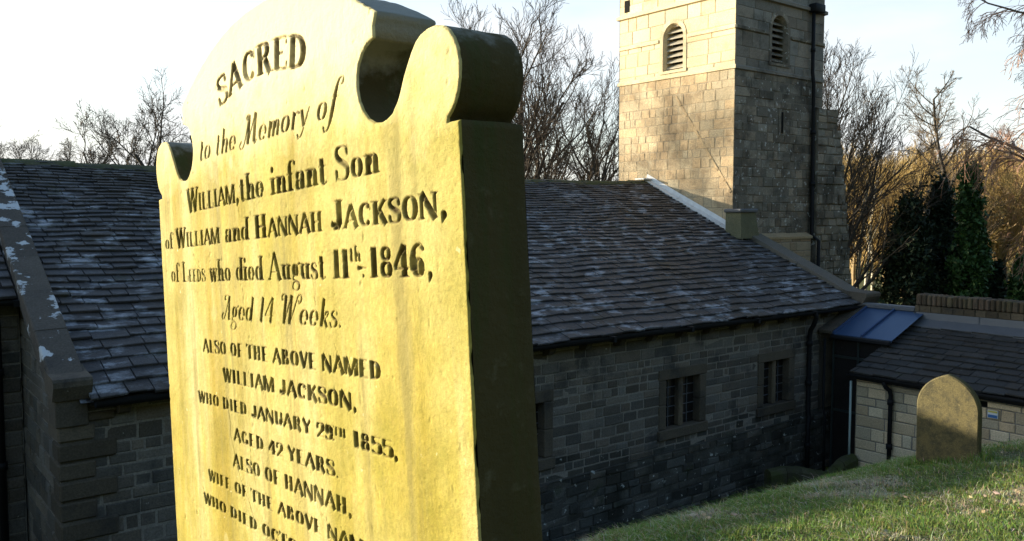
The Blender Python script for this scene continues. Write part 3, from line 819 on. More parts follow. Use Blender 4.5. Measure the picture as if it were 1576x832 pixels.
# sides and back, swept from the outline
def resample(poly, step):
    o = []
    for a in range(len(poly)):
        p, q = poly[a], poly[(a + 1) % len(poly)]
        n = max(1, int(np.hypot(*(q - p)) / step))
        for i in range(n): o.append(p + (q - p) * i / n)
    return np.array(o)
OR = resample(OUT, 0.006)
nO = len(OR)
zs = [0.0, -0.006, -0.014, -0.024, -0.036, -0.048, -0.058, -THICK + 0.003, -THICK]
er = 0.0024
tang = np.roll(OR, -1, 0) - np.roll(OR, 1, 0)
nrm = np.stack([tang[:, 1], -tang[:, 0]], -1); nrm /= np.linalg.norm(nrm, axis=1)[:, None] + 1e-12
sv = []
for q, z in enumerate(zs):
    wob = 0.0012 * vnoise(np.cumsum(np.full(nO, 0.006)) + 9, np.full(nO, 9.0 + z), 61, 40, 3) * (0 if q == 0 else 1)
    ins = 0.003 if q == len(zs) - 1 else 0.0
    p = OR + nrm * (wob - ins)[:, None] if hasattr(wob, '__len__') else OR
    zz = np.full(nO, z - er) if q == 0 else np.full(nO, min(z, -er - 0.002))
    sv.append(np.concatenate([p, zz[:, None]], 1))
sv = np.concatenate(sv)
sf = []
j = np.arange(nO); j2 = (j + 1) % nO
for q in range(len(zs) - 1):
    sf.append(np.stack([q * nO + j, q * nO + j2, (q + 1) * nO + j2, (q + 1) * nO + j], -1))
side = np_mesh('body', sv - ST_BASE, np.concatenate(sf)[:, ::-1], M['algae_side'], True, stone)
mb = MB(); mb.poly([(p[0], p[1], -THICK) for p in OR - nrm * 0.003])
mb.build('back', M['algae_side'], stone, ST_BASE)

# ------------------------------------------------------------------ the nave
rng = random.Random(4)
CB = lambda t, r, z: (t, r, z)             # church coordinates; each root Empty turns them into the world
def croot(name, base, label, cat):
    return empty(name, church(*base), TH, label, cat)
SLOPE = 0.463
def roof_z(r): return -2.035 + SLOPE * (r - 9.98)
NL = math.hypot(1, SLOPE)
UPN = Vector((0, 1 / NL, SLOPE / NL)); NRM = Vector((0, -SLOPE / NL, 1 / NL))
RID = 16.2

NB = (10, 13.2, -5.3)
nave = croot('church_nave', NB, 'long low stone nave with mossy stone slate roof, in shade beside the square tower', 'church')
W_S, W_E, W_N = 1.80, 18.30, 10.20
ZB, ZP, ZT = -5.6, -4.34, -2.02
win_t = [(7.62, 8.90), (11.47, 12.74), (14.40, 15.62)]
WZ0, WZ1 = -4.08, -2.84
mb = MB()
holes = [(a - W_S, b - W_S, WZ0 - ZP, WZ1 - ZP) for a, b in win_t]
masonry(mb, (W_S, W_N, ZP), (1, 0, 0), (0, 0, 1), (0, -1, 0), W_E - W_S, ZT - ZP, rng, (0.15, 0.21), (0.22, 0.52), 0.015, holes, 0.004, 0.008, 0.013, 0, 1, tv=(0.6, 1.3), zone=lambda u, v: 2 if v < 0.42 and rng.random() < 0.75 - v * 1.7 else 0)
# gable facing east, with the roof's outline
gab = lambda u: roof_z(W_N + u) - ZB + 0.0 if u < RID - W_N else roof_z(2 * RID - W_N - u) - ZB
masonry(mb, (W_S, W_N, ZB), (0, 1, 0), (0, 0, 1), (-1, 0, 0), 3.2, 4.9, rng, (0.17, 0.24), (0.25, 0.5), 0.016, (), 0.006, 0.008, 0.024, 0, 1, top=lambda u: roof_z(W_N + u) - ZB + 0.05)
S_N = 2 * RID - W_N
mb.poly([(W_S + .02, W_N + 3.2, ZB), (W_S + .02, S_N, ZB), (W_S + .02, S_N, ZT), (W_S + .02, RID, roof_z(RID)), (W_S + .02, W_N + 3.2, roof_z(W_N + 3.2))], (1, 1, 1), 1)
mb.poly([(W_E, W_N, ZB), (W_E, S_N, ZB), (W_E, S_N, ZT), (W_E, RID, roof_z(RID)), (W_E, W_N, ZT)], (1, 1, 1), 1)
mb.poly([(W_S, S_N, ZB), (W_E, S_N, ZB), (W_E, S_N, ZT), (W_S, S_N, ZT)], (1, 1, 1), 1)
mb.build('wall', [M['nave_stone'], M['mortar'], M['plinth_stone']], nave, NB)
# rough darker footing below the windows
mb = MB()
masonry(mb, (W_S - .02, W_N - 0.025, ZB), (1, 0, 0), (0, 0, 1), (0, -1, 0), W_E - W_S + .02, ZP - ZB, rng, (0.15, 0.22), (0.22, 0.55), 0.02, (), 0.014, 0.018, 0.03, 0, 1, tv=(0.5, 1.5))
mb.poly([(W_S - .02, W_N - 0.03, ZP), (W_E, W_N - 0.03, ZP), (W_E, W_N + .02, ZP + .02), (W_S - .02, W_N + .02, ZP + .02)], (.8, .8, .8), 0)
mb.build('plinth', [M['plinth_stone'], M['plinth_stone']], nave, NB)
# rusticated quoins on the east corner
mb = MB(); z = ZP + 0.02
i = 0
while z < -2.22:
    h = rng.uniform(0.19, 0.25)
    L = 0.58 if i % 2 else 0.36
    t = rng.uniform(0.7, 1.25)
    mb.box((W_S - 0.018, W_N - 0.035 - rng.uniform(0, .008), z), (W_S + L, W_N + (0.30 if i % 2 else 0.5), min(z + h - 0.02, -2.2)), (t, t * .97, t * .92), 0, 0.02)
    z += h; i += 1
mb.build('quoins', [M['dressed']], nave, NB)
# roof, north slope of graded stone slates
def sag(u, s): return -0.075 * math.sin(math.pi * min(max(u / 15.6, 0), 1)) * min(1, s / 4.0) + 0.012 * math.sin(u * 1.7 + s) + 0.008 * math.sin(u * 3.9 - s * 2)
LEN = (RID - 9.98) * NL
cs = []
s_ = 0.0
while s_ < LEN - 0.05:
    e = 0.255 - 0.145 * (s_ / LEN) ** 0.8
    cs.append(e); s_ += e
cs[-1] -= (s_ - LEN)
mb = MB()
# the tower bites the west end off above r = 13.35
u1 = lambda s: (17.62 - 2.08) if 9.98 + s / NL > 13.0 else (17.86 - 2.08)
slates(mb, (2.08, 9.98, -2.035), (1, 0, 0), UPN, NRM, 15.7, cs, rng, (0.18, 0.56), 0.028, sag, 0, None, u1)
mb.poly([(2.0, 10.05, -2.06), (18.0, 10.05, -2.06), (18.0, RID, 0.73), (2.0, RID, 0.73)], (.5, .5, .5), 0)
mb.poly([(2.0, 2 * RID - 10.0, -2.06), (17.6, 2 * RID - 10.0, -2.06), (17.6, RID, 0.79), (2.0, RID, 0.79)], (1, 1, 1), 0)
roof = mb.build('roof', [M['slate']], nave, NB)
# ridge stones
mb = MB(); u = 2.1
while u < 17.55:
    L = rng.uniform(0.5, 0.72); b = min(u + L - 0.01, 17.58)
    z = 0.86 + sag((u + b) / 2 - 2.08, LEN) + rng.uniform(-.008, .008); t = rng.uniform(0.7, 1.3)
    pr = [(-0.22, -0.10), (-0.20, -0.055), (-0.10, 0.0), (0, 0.035), (0.10, 0.0), (0.20, -0.055), (0.22, -0.10)]
    ver = [(u, RID + y, z + q) for y, q in pr] + [(b, RID + y, z + q) for y, q in pr]
    n = len(pr)
    mb.mesh(ver, [(a, a + 1, a + 1 + n, a + n) for a in range(n - 1)] + [tuple(range(n)), tuple(range(2 * n - 1, n - 1, -1))], (t, t, t), 0)
    u += L
mb.build('ridge', [M['ridge']], nave, NB)
# copings: east gable, west gable below the tower
def coping(mb, t0a, t1a, t0b, t1b, r0, r1, lift, rng, step=0.85, thick=0.11):
    s = 0.0; L = r1 - r0
    n = max(1, int(L / step))
    for q in range(n):
        f0, f1 = q / n, (q + 1) / n
        ra, rb = r0 + L * f0, r0 + L * f1 - 0.008
        la, lb = (t0a + (t0b - t0a) * f0, t1a + (t1b - t1a) * f0), (t0a + (t0b - t0a) * f1, t1a + (t1b - t1a) * f1)
        w = rng.uniform(-.006, .006); t = rng.uniform(0.75, 1.25)
        za, zb = roof_z(ra) + lift + w, roof_z(rb) + lift + w
        top = [(la[0], ra, za), (la[1], ra, za + .01), (lb[1], rb, zb + .01), (lb[0], rb, zb)]
        e = 0.015
        tin = [(la[0] + e, ra, za + e), (la[1] - e, ra, za + .01 + e), (lb[1] - e, rb, zb + .01 + e), (lb[0] + e, rb, zb + e)]
        bot = [(p[0], p[1], p[2] - thick) for p in top]
        fs = [(8, 9, 10, 11)]
        for a in range(4):
            b = (a + 1) % 4
            fs += [(4 + a, 4 + b, 8 + b, 8 + a), (a, b, 4 + b, 4 + a)]
        mb.mesh(bot + top + tin, fs + [(3, 2, 1, 0)], (t, t, t), 0)
mb = MB(); coping(mb, 1.74, 2.09, 1.78, 2.13, 10.28, RID, 0.13, rng, 0.8, 0.24)
mb.build('coping', [M['coping']], nave, NB)
mb = MB(); coping(mb, 17.80, 18.28, 17.80, 18.28, 10.25, 12.95, 0.13, rng, 0.9, 0.26)
mb.build('coping', [M['coping_plain']], nave, NB)
# kneeler stones at the foot of the copings
def kneeler(t0, t1, rr):
    mb = MB()
    prof = [(10.45, -1.96), (rr + .07, -2.02), (rr + .02, -1.93), (rr - .02, -1.86), (rr - .02, -1.80), (rr, -1.77), (10.30, -1.745), (10.5, -1.70)]
    n = len(prof)
    mb.mesh([(t0, y, z) for y, z in prof] + [(t1, y, z) for y, z in prof], [(a, (a + 1) % n, (a + 1) % n + n, a + n) for a in range(n)] + [tuple(range(n)), tuple(range(2 * n - 1, n - 1, -1))])
    mb.box((t0 + .03, rr + 0.10, -2.32), (t1 - .03, 10.5, -2.02), (.9, .9, .9), 0, 0.01)
    return mb.build('kneeler', [M['dressed']], nave, NB)
kneeler(1.73, 2.12, 10.03)
kneeler(17.80, 18.42, 9.86)
# bright lead flashing where the roof meets the tower
mb = MB(); n = 14
for q in range(n):
    ra = 12.90 + (RID + .03 - 12.90) * q / n; rb = 12.90 + (RID + .03 - 12.90) * (q + 1) / n
    z = lambda r: roof_z(r) + 0.065 + sag(15.5, (r - 9.98) * NL)
    w = rng.uniform(0, .008)
    mb.mesh([(17.47, ra, z(ra) + w), (17.60, ra, z(ra) + .035 + w), (17.60, rb, z(rb) + .035 + w), (17.47, rb, z(rb) + w), (17.64, ra, z(ra) + .15), (17.64, rb, z(rb) + .15),
             (17.47, ra, z(ra) - .04), (17.47, rb, z(rb) - .04)], [(0, 1, 2, 3), (1, 4, 5, 2), (6, 0, 3, 7)])
mb.box((17.30, RID - .16, roof_z(RID) + .07), (17.75, RID + .2, roof_z(RID) + .115), (1, 1, 1), 0, .015)
mb.build('flashing', [M['lead_bright']], nave, NB)
# windows: dressed surround, mullion, leaded lights
def nave_window(a, b):
    s = MB(); d0, d1 = W_N - 0.018, W_N + 0.26
    ja, jb = a + 0.17, b - 0.17; s0, s1 = WZ0 + 0.17, WZ1 - 0.17
    tn = lambda: (lambda v: (v, v * .98, v * .94))(rng.uniform(0.8, 1.15))
    s.box((a - .05, W_N - 0.05, WZ0 - .02), (b + .05, W_N + .2, s0 - 0.004), tn(), 0, 0.012)          # sill
    s.box((a - .03, d0 - .006, s1 + 0.004), (b + .03, d1, WZ1 + .03), tn(), 0, 0.012)                 # lintel
    for (x0, x1) in ((a - .02, ja), (jb, b + .02)):
        zz = s0
        for q in range(2):
            z2 = s0 + (s1 - s0) * (q + 1) / 2
            s.box((x0, d0 + rng.uniform(-.004, .004), zz + .003), (x1, d1, z2 - .003), tn(), 0, 0.012); zz = z2
    w = s.build('window', [M['dressed']], nave, NB)
    m = MB(); c = (ja + jb) / 2
    m.box((c - .06, W_N + .03, s0 - .01), (c + .06, W_N + .2, s1 + .01), (1.5, 1.4, 1.25), 0, 0.025)
    m.build('mullion', [M['dressed']], w)
    w_m = w.children[-1]
    for (x0, x1) in ((ja - .01, c - .05), (c + .05, jb + .01)):
        g = MB()
        g.poly([(x0, W_N + .15, s0 - .01), (x1, W_N + .15, s0 - .01), (x1, W_N + .15, s1 + .01), (x0, W_N + .15, s1 + .01)])
        g.build('pane', [M['glass']], w)
        f = MB()
        for q in range(1, 5):
            z = s0 + (s1 - s0) * q / 5; f.box((x0, W_N + .135, z - .007), (x1, W_N + .15, z + .007))
        xc = (x0 + x1) / 2; f.box((xc - .008, W_N + .13, s0), (xc + .008, W_N + .147, s1))
        f.build('glazing_bars', [M['lead']], w)
    for ch in w.children:
        me = ch.data
        for v in me.vertices: v.co -= Vector(NB)
for a, b in win_t: nave_window(a, b)
# blocked doorway near the west end
mb = MB()
mb.box((16.58, W_N - .03, -4.25), (16.70, W_N + .1, -2.78), (.8, .8, .8), 0, .01); mb.box((17.10, W_N - .03, -4.25), (17.22, W_N + .1, -2.78), (.9, .9, .9), 0, .01)
mb.box((16.55, W_N - .04, -2.776), (17.25, W_N + .1, -2.60), (.9, .9, .9), 0, .012); mb.box((16.70, W_N - 0.008, -4.25), (17.10, W_N + .05, -2.78), (1.5, 1.45, 1.35), 0, .01)
mb.build('blocked_doorway', [M['dressed']], nave, NB)
# gutter, corbels, downpipe
def gutter(mb, t0, t1, r, z, rad_=0.065, drop=0.0):
    n = 8; pts = [(r + rad_ * math.cos(math.pi + math.pi * a / n), z + rad_ * math.sin(math.pi + math.pi * a / n)) for a in range(n + 1)]
    inn = [(r + (rad_ - .008) * math.cos(math.pi + math.pi * a / n), z + (rad_ - .008) * math.sin(math.pi + math.pi * a / n)) for a in range(n + 1)]
    k = max(1, int((t1 - t0) / 1.8))
    for q in range(k):
        a, b = t0 + (t1 - t0) * q / k, t0 + (t1 - t0) * (q + 1) / k
        for pp in (pts, inn):
            mb.mesh([(a, y, zz) for y, zz in pp] + [(b, y, zz) for y, zz in pp], [(i, i + 1, i + 2 + n, i + 1 + n) for i in range(n)])
        mb.box((b - .03, r - rad_ - .012, z - rad_ - .012), (b + .03, r + rad_, z + .004))
mb = MB(); gutter(mb, 2.12, 17.85, 9.935, -2.03, .078)
mb.build('gutter', [M['iron']], nave, NB)
mb = MB(); mb.box((2.1, 10.06, -2.10), (17.8, 10.19, -2.06), (.5, .5, .5), 0); mb.build('eaves_board', [M['soffit']], nave, NB)
cor = None
for q in range(20):
    t = 2.45 + 0.79 * q
    if cor is None:
        c = MB()
        pr = [(10.22, -2.11), (10.02, -2.11), (10.02, -2.16), (10.06, -2.215), (10.13, -2.245), (10.22, -2.25)]
        n = len(pr)
        c.mesh([(t - .06, y, z) for y, z in pr] + [(t + .06, y, z) for y, z in pr], [(a, (a + 1) % n, (a + 1) % n + n, a + n) for a in range(n)] + [tuple(range(n)), tuple(range(2 * n - 1, n - 1, -1))], (.8, .8, .8))
        cor = c.build('corbel', [M['dressed']], nave, NB)
    else:
        d = cor.copy(); COL.objects.link(d); d.parent = nave; d.location = (0.79 * q, 0, 0)
def downpipe(pts, parent, base, r=0.045, clips=(), hopper=None):
    m = MB(); m.tube(pts, r, 8)
    for c in clips:
        m.tube([(c[0], c[1], c[2] - .05), (c[0], c[1], c[2] + .05)], r + .018, 8)
    if hopper: m.box(*hopper, (1, 1, 1), 0, .015)
    return m.build('downpipe', [M['iron']], parent, base, True)
downpipe([(16.04, 9.95, -2.09), (16.04, 9.96, -2.20), (16.06, 10.02, -2.34), (16.07, 10.10, -2.46), (16.07, 10.12, -2.6), (16.07, 10.12, -4.2), (16.02, 10.06, -4.36), (15.94, 10.03, -4.48), (15.94, 10.03, -5.4)], nave, NB, .05, [(16.07, 10.12, -2.75), (16.07, 10.12, -3.6), (15.94, 10.03, -4.9)])

# ------------------------------------------------------------------ the chancel, beyond the east gable
CHB = (-4, 14, -5.3)
chan = croot('church_chancel', CHB, 'church wing with dark shaded wall at the far left, behind the lichen-spotted coping', 'church wing')
mb = MB()
C_N = 12.42
masonry(mb, (-9, C_N, -5.6), (1, 0, 0), (0, 0, 1), (0, -1, 0), 9 + W_S - .01, 5.6 - 0.93, rng, (0.17, 0.24), (0.25, 0.5), 0.016, (), 0.006, 0.008, 0.024, 0, 1)
mb.poly([(-9, C_N, -5.6), (-9, 2 * RID - C_N, -5.6), (-9, 2 * RID - C_N, -.93), (-9, RID, .8), (-9, C_N, -.93)], (1, 1, 1), 1)
mb.poly([(-9, 2 * RID - C_N, -5.6), (W_S, 2 * RID - C_N, -5.6), (W_S, 2 * RID - C_N, -.93), (-9, 2 * RID - C_N, -.93)], (1, 1, 1), 1)
mb.build('wall', [M['nave_stone'], M['mortar']], chan, CHB)
mb = MB()
cs2 = []; s_ = 0; L2_ = (RID - 12.2) * NL
while s_ < L2_ - .05:
    e = 0.24 - 0.13 * s_ / L2_; cs2.append(e); s_ += e
slates(mb, (-9.2, 12.2, roof_z(12.2) - .06), (1, 0, 0), UPN, NRM, 9.2 + 1.74, cs2, rng, (0.22, 0.6), 0.032, None, 0)
mb.poly([(-9.2, 12.2, roof_z(12.2) - .07), (1.75, 12.2, roof_z(12.2) - .07), (1.75, RID, roof_z(RID) - .07), (-9.2, RID, roof_z(RID) - .07)], (.5, .5, .5), 0)
mb.poly([(-9.2, 2 * RID - 12.2, roof_z(12.2) - .07), (1.75, 2 * RID - 12.2, roof_z(12.2) - .07), (1.75, RID, roof_z(RID) - .07), (-9.2, RID, roof_z(RID) - .07)], (1, 1, 1), 0)
mb.build('roof', [M['slate']], chan, CHB)
mb = MB(); mb.box((-9.2, RID - .16, roof_z(RID) - .10), (1.75, RID + .16, roof_z(RID) - .01), (1, 1, 1), 0, .04); mb.build('ridge', [M['ridge']], chan, CHB)
mb = MB(); gutter(mb, -9.2, 1.72, 12.16, roof_z(12.2) - .075); mb.build('gutter', [M['iron']], chan, CHB)
downpipe([(1.50, 12.16, -1.1), (1.50, 12.2, -1.25), (1.52, 12.33, -1.4), (1.52, 12.34, -5.4)], chan, CHB, .05, [(1.52, 12.34, -2), (1.52, 12.34, -3.2)])

# ------------------------------------------------------------------ the tower
TB = (19.6, 15.3, -5.3)
tower = croot('church_tower', TB, 'square stone church tower with louvred belfry openings, its left face lit by low sun', 'church tower')
T0, T1, N0, N1 = 17.65, 21.55, 13.35, 17.35
ZTOP = 7.6
def stepped_arch(w, zs, zt, n=12):
    """half-round head from springing zs to crown zt, w wide, points left to right"""
    return [(w / 2 - w / 2 * math.cos(math.pi * q / n), zs + (zt - zs) * math.sin(math.pi * q / n)) for q in range(n + 1)]
E_W = (15.02, 15.72, 3.80, 5.06)          # belfry opening in the east face: r0 r1 z0 z1
N_W = (19.14, 19.84, 3.90, 5.16)
ZB_T = -5.6
mb = MB()
zone_e = lambda u, v: 0
zone_er = lambda u, v: 4
zone_nu = lambda u, v: 5
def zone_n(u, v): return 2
# stage heights: rubble below 3.6, ashlar above
ST = 3.62
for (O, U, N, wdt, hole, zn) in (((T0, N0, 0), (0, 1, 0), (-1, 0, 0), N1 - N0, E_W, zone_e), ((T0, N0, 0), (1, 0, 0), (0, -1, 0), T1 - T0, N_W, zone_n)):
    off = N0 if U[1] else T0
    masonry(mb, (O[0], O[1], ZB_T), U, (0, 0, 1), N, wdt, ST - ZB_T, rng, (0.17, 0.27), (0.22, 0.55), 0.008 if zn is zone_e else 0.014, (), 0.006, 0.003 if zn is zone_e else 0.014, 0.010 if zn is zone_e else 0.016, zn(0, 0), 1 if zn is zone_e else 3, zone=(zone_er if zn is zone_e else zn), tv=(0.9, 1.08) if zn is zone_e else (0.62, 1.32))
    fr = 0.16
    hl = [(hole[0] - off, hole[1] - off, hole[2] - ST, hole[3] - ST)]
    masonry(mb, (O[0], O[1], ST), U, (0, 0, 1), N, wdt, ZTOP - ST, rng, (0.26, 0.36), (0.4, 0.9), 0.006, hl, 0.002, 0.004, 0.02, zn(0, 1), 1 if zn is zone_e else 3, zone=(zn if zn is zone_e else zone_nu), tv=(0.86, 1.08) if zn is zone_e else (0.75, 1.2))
mb.poly([(T1, N0, ZB_T), (T1, N1, ZB_T), (T1, N1, ZTOP), (T1, N0, ZTOP)], (1, 1, 1), 1)
mb.poly([(T0, N1, ZB_T), (T1, N1, ZB_T), (T1, N1, ZTOP), (T0, N1, ZTOP)], (1, 1, 1), 1)
mb.poly([(T0, N0, ZTOP), (T1, N0, ZTOP), (T1, N1, ZTOP), (T0, N1, ZTOP)], (1, 1, 1), 1)
M['tower_mortar_dark'] = stone_mat('tower_mortar_dark', (0.20, 0.175, 0.135), (0.13, 0.115, 0.09), lichen_lo=0.62, lichen=(0.45, 0.45, 0.42), lichen_scale=7)
M['tower_mortar'] = stone_mat('tower_mortar', (0.40, 0.33, 0.22), (0.32, 0.26, 0.17), lichen_lo=0.8)
mb.build('wall', [M['tower_stone'], M['tower_mortar'], M['tower_dark'], M['tower_mortar_dark'], M['tower_rubble'], M['tower_upper']], tower, TB)
# string courses and cornice run round the two seen faces, mitred at the corner
def band(z0, z1, d, name, weather=0.0):
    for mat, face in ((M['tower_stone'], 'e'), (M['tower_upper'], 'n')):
        m = MB()
        if face == 'e':
            lo = [(T0, N0 - 0, z0), (T0 - d, N0 - d, z0), (T0 - d, N1 + d, z0), (T0, N1, z0)]
            mid = [(T0, N0, z1 - weather), (T0 - d, N0 - d, z1 - weather), (T0 - d, N1 + d, z1 - weather), (T0, N1, z1 - weather)]
            m.mesh([lo[1], lo[2], mid[2], mid[1], (T0 + .02, N0, z1), (T0 + .02, N1, z1), (T0 + .02, N0, z0 - d * .4), (T0 + .02, N1, z0 - d * .4)], [(0, 1, 2, 3), (3, 2, 5, 4), (6, 7, 1, 0)])
        else:
            m.mesh([(T0 - d, N0 - d, z0), (T1 + d, N0 - d, z0), (T1 + d, N0 - d, z1 - weather), (T0 - d, N0 - d, z1 - weather), (T0, N0 + .02, z1), (T1, N0 + .02, z1), (T0, N0 + .02, z0 - d * .4), (T1, N0 + .02, z0 - d * .4),
                    (T1 + d, N1, z0), (T1 + d, N1, z1 - weather), (T1, N1, z1)], [(0, 1, 2, 3), (3, 2, 5, 4), (6, 7, 1, 0), (1, 8, 9, 2), (2, 9, 10, 5)])
        m.build(name, [mat], tower, TB, fix=False)
band(3.60, 3.72, 0.036, 'string_course', 0.05)
band(5.44, 5.58, 0.07, 'cornice', 0.06)
# the middle string breaks round the belfry openings
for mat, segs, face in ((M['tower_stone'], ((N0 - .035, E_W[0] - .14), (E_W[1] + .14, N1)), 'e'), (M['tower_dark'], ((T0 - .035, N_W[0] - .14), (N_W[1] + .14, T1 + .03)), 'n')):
    for a, b in segs:
        m = MB()
        if face == 'e': m.box((T0 - .035, a, 4.58), (T0 + .02, b, 4.67), (1, 1, 1), 0, .012)
        else: m.box((a, N0 - .0345, 4.58), (b, N0 + .02, 4.67), (1, 1, 1), 0, .012)
        m.build('string_course', [mat], tower, TB)
# belfry openings: surround, louvres, dark bell chamber behind
def belfry(face, a, b, z0, z1):
    w = b - a; zs = z0 + 0.68 * (z1 - z0)
    P = (lambda u, z, d: (T0 + d, a + u, z)) if face == 'e' else (lambda u, z, d: (a + u, N0 + d, z))
    arch = [(w - .0, z0)] + [(x, z) for x, z in reversed(stepped_arch(w, zs, z1 - .02))] + [(0, z0)]
    iw = 0.055
    inner = [(w - iw, z0 + .03)] + [(iw + x, z) for x, z in reversed(stepped_arch(w - 2 * iw, zs, z1 - .02 - iw))] + [(iw, z0 + .03)]
    m = MB(); n = len(arch); f = -0.012
    # infill between the round head and the square hole in the masonry
    for side in (0, 1):
        pts = [p for p in arch[1:-1] if (p[0] >= w / 2 - 1e-6 if side == 0 else p[0] <= w / 2 + 1e-6)]
        cx = w + .0 if side == 0 else 0.0
        corner = (cx, z1)
        for q in range(len(pts) - 1):
            m.poly([P(*corner, f * .4), P(*pts[q], f * .4), P(*pts[q + 1], f * .4)])
        m.poly([P(*corner, f * .4), P(*(pts[-1] if side == 0 else pts[0]), f * .4), P(w / 2, z1, f * .4)])
    # moulded ring
    outer = [(w + .11, z0)] + [(w / 2 + (x - w / 2) * (w / 2 + .11) / (w / 2), zs + (z - zs) * ((z1 - zs + .09) / (z1 - .02 - zs))) for x, z in reversed(stepped_arch(w, zs, z1 - .02))] + [(-.11, z0)]
    for q in range(n - 1):
        t = 0.85 + 0.3 * ((q // 3) % 2) + rng.uniform(-.05, .05); tn = (t, t, t)
        m.poly([P(*outer[q], f), P(*outer[q + 1], f), P(*arch[q + 1], f), P(*arch[q], f)], tn)
        m.poly([P(*outer[q], f), P(*outer[q + 1], f), P(*outer[q + 1], .02), P(*outer[q], .02)], tn)
        m.poly([P(*arch[q], f), P(*arch[q + 1], f), P(*inner[q + 1], .10), P(*inner[q], .10)], tn)
        m.poly([P(*inner[q], .10), P(*inner[q + 1], .10), P(*inner[q + 1], .34), P(*inner[q], .34)], tn)
    m.poly([P(-.13, z0, -.035), P(w + .13, z0, -.035), P(w + .13, z0 + .045, .12), P(-.13, z0 + .045, .12)])
    m.poly([P(-.13, z0, -.035), P(w + .13, z0, -.035), P(w + .13, z0 - .07, -.03), P(-.13, z0 - .07, -.03)])
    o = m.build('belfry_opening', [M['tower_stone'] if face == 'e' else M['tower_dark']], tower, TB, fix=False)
    l = MB(); nl = 8
    for q in range(nl):
        z = z0 + .06 + (z1 - z0 - .16) * q / (nl - 1)
        hw = w / 2 - iw
        if z > zs: hw = (w / 2 - iw) * math.sqrt(max(0.02, 1 - ((z - zs) / (z1 - .02 - iw - zs)) ** 2))
        A = [(w / 2 - hw, z, .09), (w / 2 + hw, z, .09), (w / 2 + hw, z + .115, .25), (w / 2 - hw, z + .115, .25)]
        th = .028; t = rng.uniform(.8, 1.1)
        l.mesh([P(*p) for p in A] + [P(p[0], p[1] + th, p[2]) for p in A], [(0, 1, 5, 4), (4, 5, 6, 7), (0, 3, 2, 1), (1, 2, 6, 5), (0, 4, 7, 3)], (t, t, t))
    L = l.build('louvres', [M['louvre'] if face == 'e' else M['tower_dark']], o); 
    d = MB(); d.poly([P(-.05, z0 - .05, .335), P(w + .05, z0 - .05, .335), P(w + .05, z1, .335), P(-.05, z1, .335)])
    D = d.build('bell_chamber', [M['dark_inside']], o)
    for ch in (L, D):
        for v in ch.data.vertices: v.co -= Vector(TB)
belfry('e', *E_W)
belfry('n', *N_W)
# parapet with an embrasure at the south end of the east face
mb = MB()
for (a, b, z) in ((N0 - .05, 14.2, 7.0), (14.8, 15.9, 7.0), (16.5, N1 + .05, 7.0)):
    mb.box((T0 - .06, a, ZTOP + .002), (T0 + .35, b, ZTOP + .55), (1, 1, 1), 0, .02)
for (a, b) in ((T0 + .36, 18.3), (18.9, 20.2), (20.8, T1 + .05)):
    mb.box((a, N0 - .06, ZTOP + .002), (b, N0 + .35, ZTOP + .55), (1, 1, 1), 0, .02)
mb.build('parapet', [M['tower_stone']], tower, TB)
mb = MB(); mb.box((T0 - .012, 16.98, 5.62), (T0 + .1, 17.16, 5.95), (1, 1, 1), 0); mb.build('putlog_hole', [M['dark_inside']], tower, TB)
# scars of a steeper former roof on the east face
for (p, q) in (((15.25, 3.10), (13.40, 0.50)),):
    mb = MB(); n = 9
    for i in range(n):
        f0, f1 = i / n, (i + 1) / n - 0.012
        a = (p[0] + (q[0] - p[0]) * f0, p[1] + (q[1] - p[1]) * f0); b = (p[0] + (q[0] - p[0]) * f1, p[1] + (q[1] - p[1]) * f1)
        dx, dz = b[0] - a[0], b[1] - a[1]; L = math.hypot(dx, dz); nx, nz = -dz / L * .035, dx / L * .035
        d = 0.011; d += rng.uniform(-.008, .008)
        c = [(a[0] + nx, a[1] + nz), (b[0] + nx, b[1] + nz), (b[0] - nx, b[1] - nz), (a[0] - nx, a[1] - nz)]
        t = rng.uniform(.8, 1.1)
        mb.mesh([(T0 - d, y, z) for y, z in c] + [(T0 + .02, y, z) for y, z in c], [(0, 1, 2, 3)] + [(e, (e + 1) % 4, (e + 1) % 4 + 4, e + 4) for e in range(4)], (t, t * .96, t * .9))
    mb.build('roof_scar', [M['tower_rubble']], tower, TB)
# north side: slit, downpipe with hopper, buttress, plinth of newer ashlar, capped stump
mb = MB(); mb.box((19.62, N0 - .022, 2.12), (19.70, N0 + .05, 2.66), (1, 1, 1), 0); mb.build('slit_window', [M['dark_inside']], tower, TB)
mb = MB(); mb.box((19.52, N0 - .018, 2.05), (19.615, N0 + .02, 2.72), (.9, .9, .9), 0, .006); mb.box((19.705, N0 - .018, 2.05), (19.80, N0 + .02, 2.72), (1.1, 1.1, 1.1), 0, .006); mb.build('slit_jamb', [M['tower_dark']], tower, TB)
downpipe([(20.88, N0 - .10, 5.55), (20.88, N0 - .10, 3.8), (20.90, N0 - .13, 3.5), (20.95, N0 - .10, 3.2), (21.02, N0 - .10, -.6), (21.02, N0 - .32, -.75), (21.02, N0 - .32, -5.3)], tower, TB, .05,
         [(20.88, N0 - .10, 4.4), (20.97, N0 - .10, 2.2), (21.0, N0 - .10, .8)], ((20.76, N0 - .24, 5.40), (21.22, N0 - .02, 5.62)))
mb = MB(); zprev = -5.6
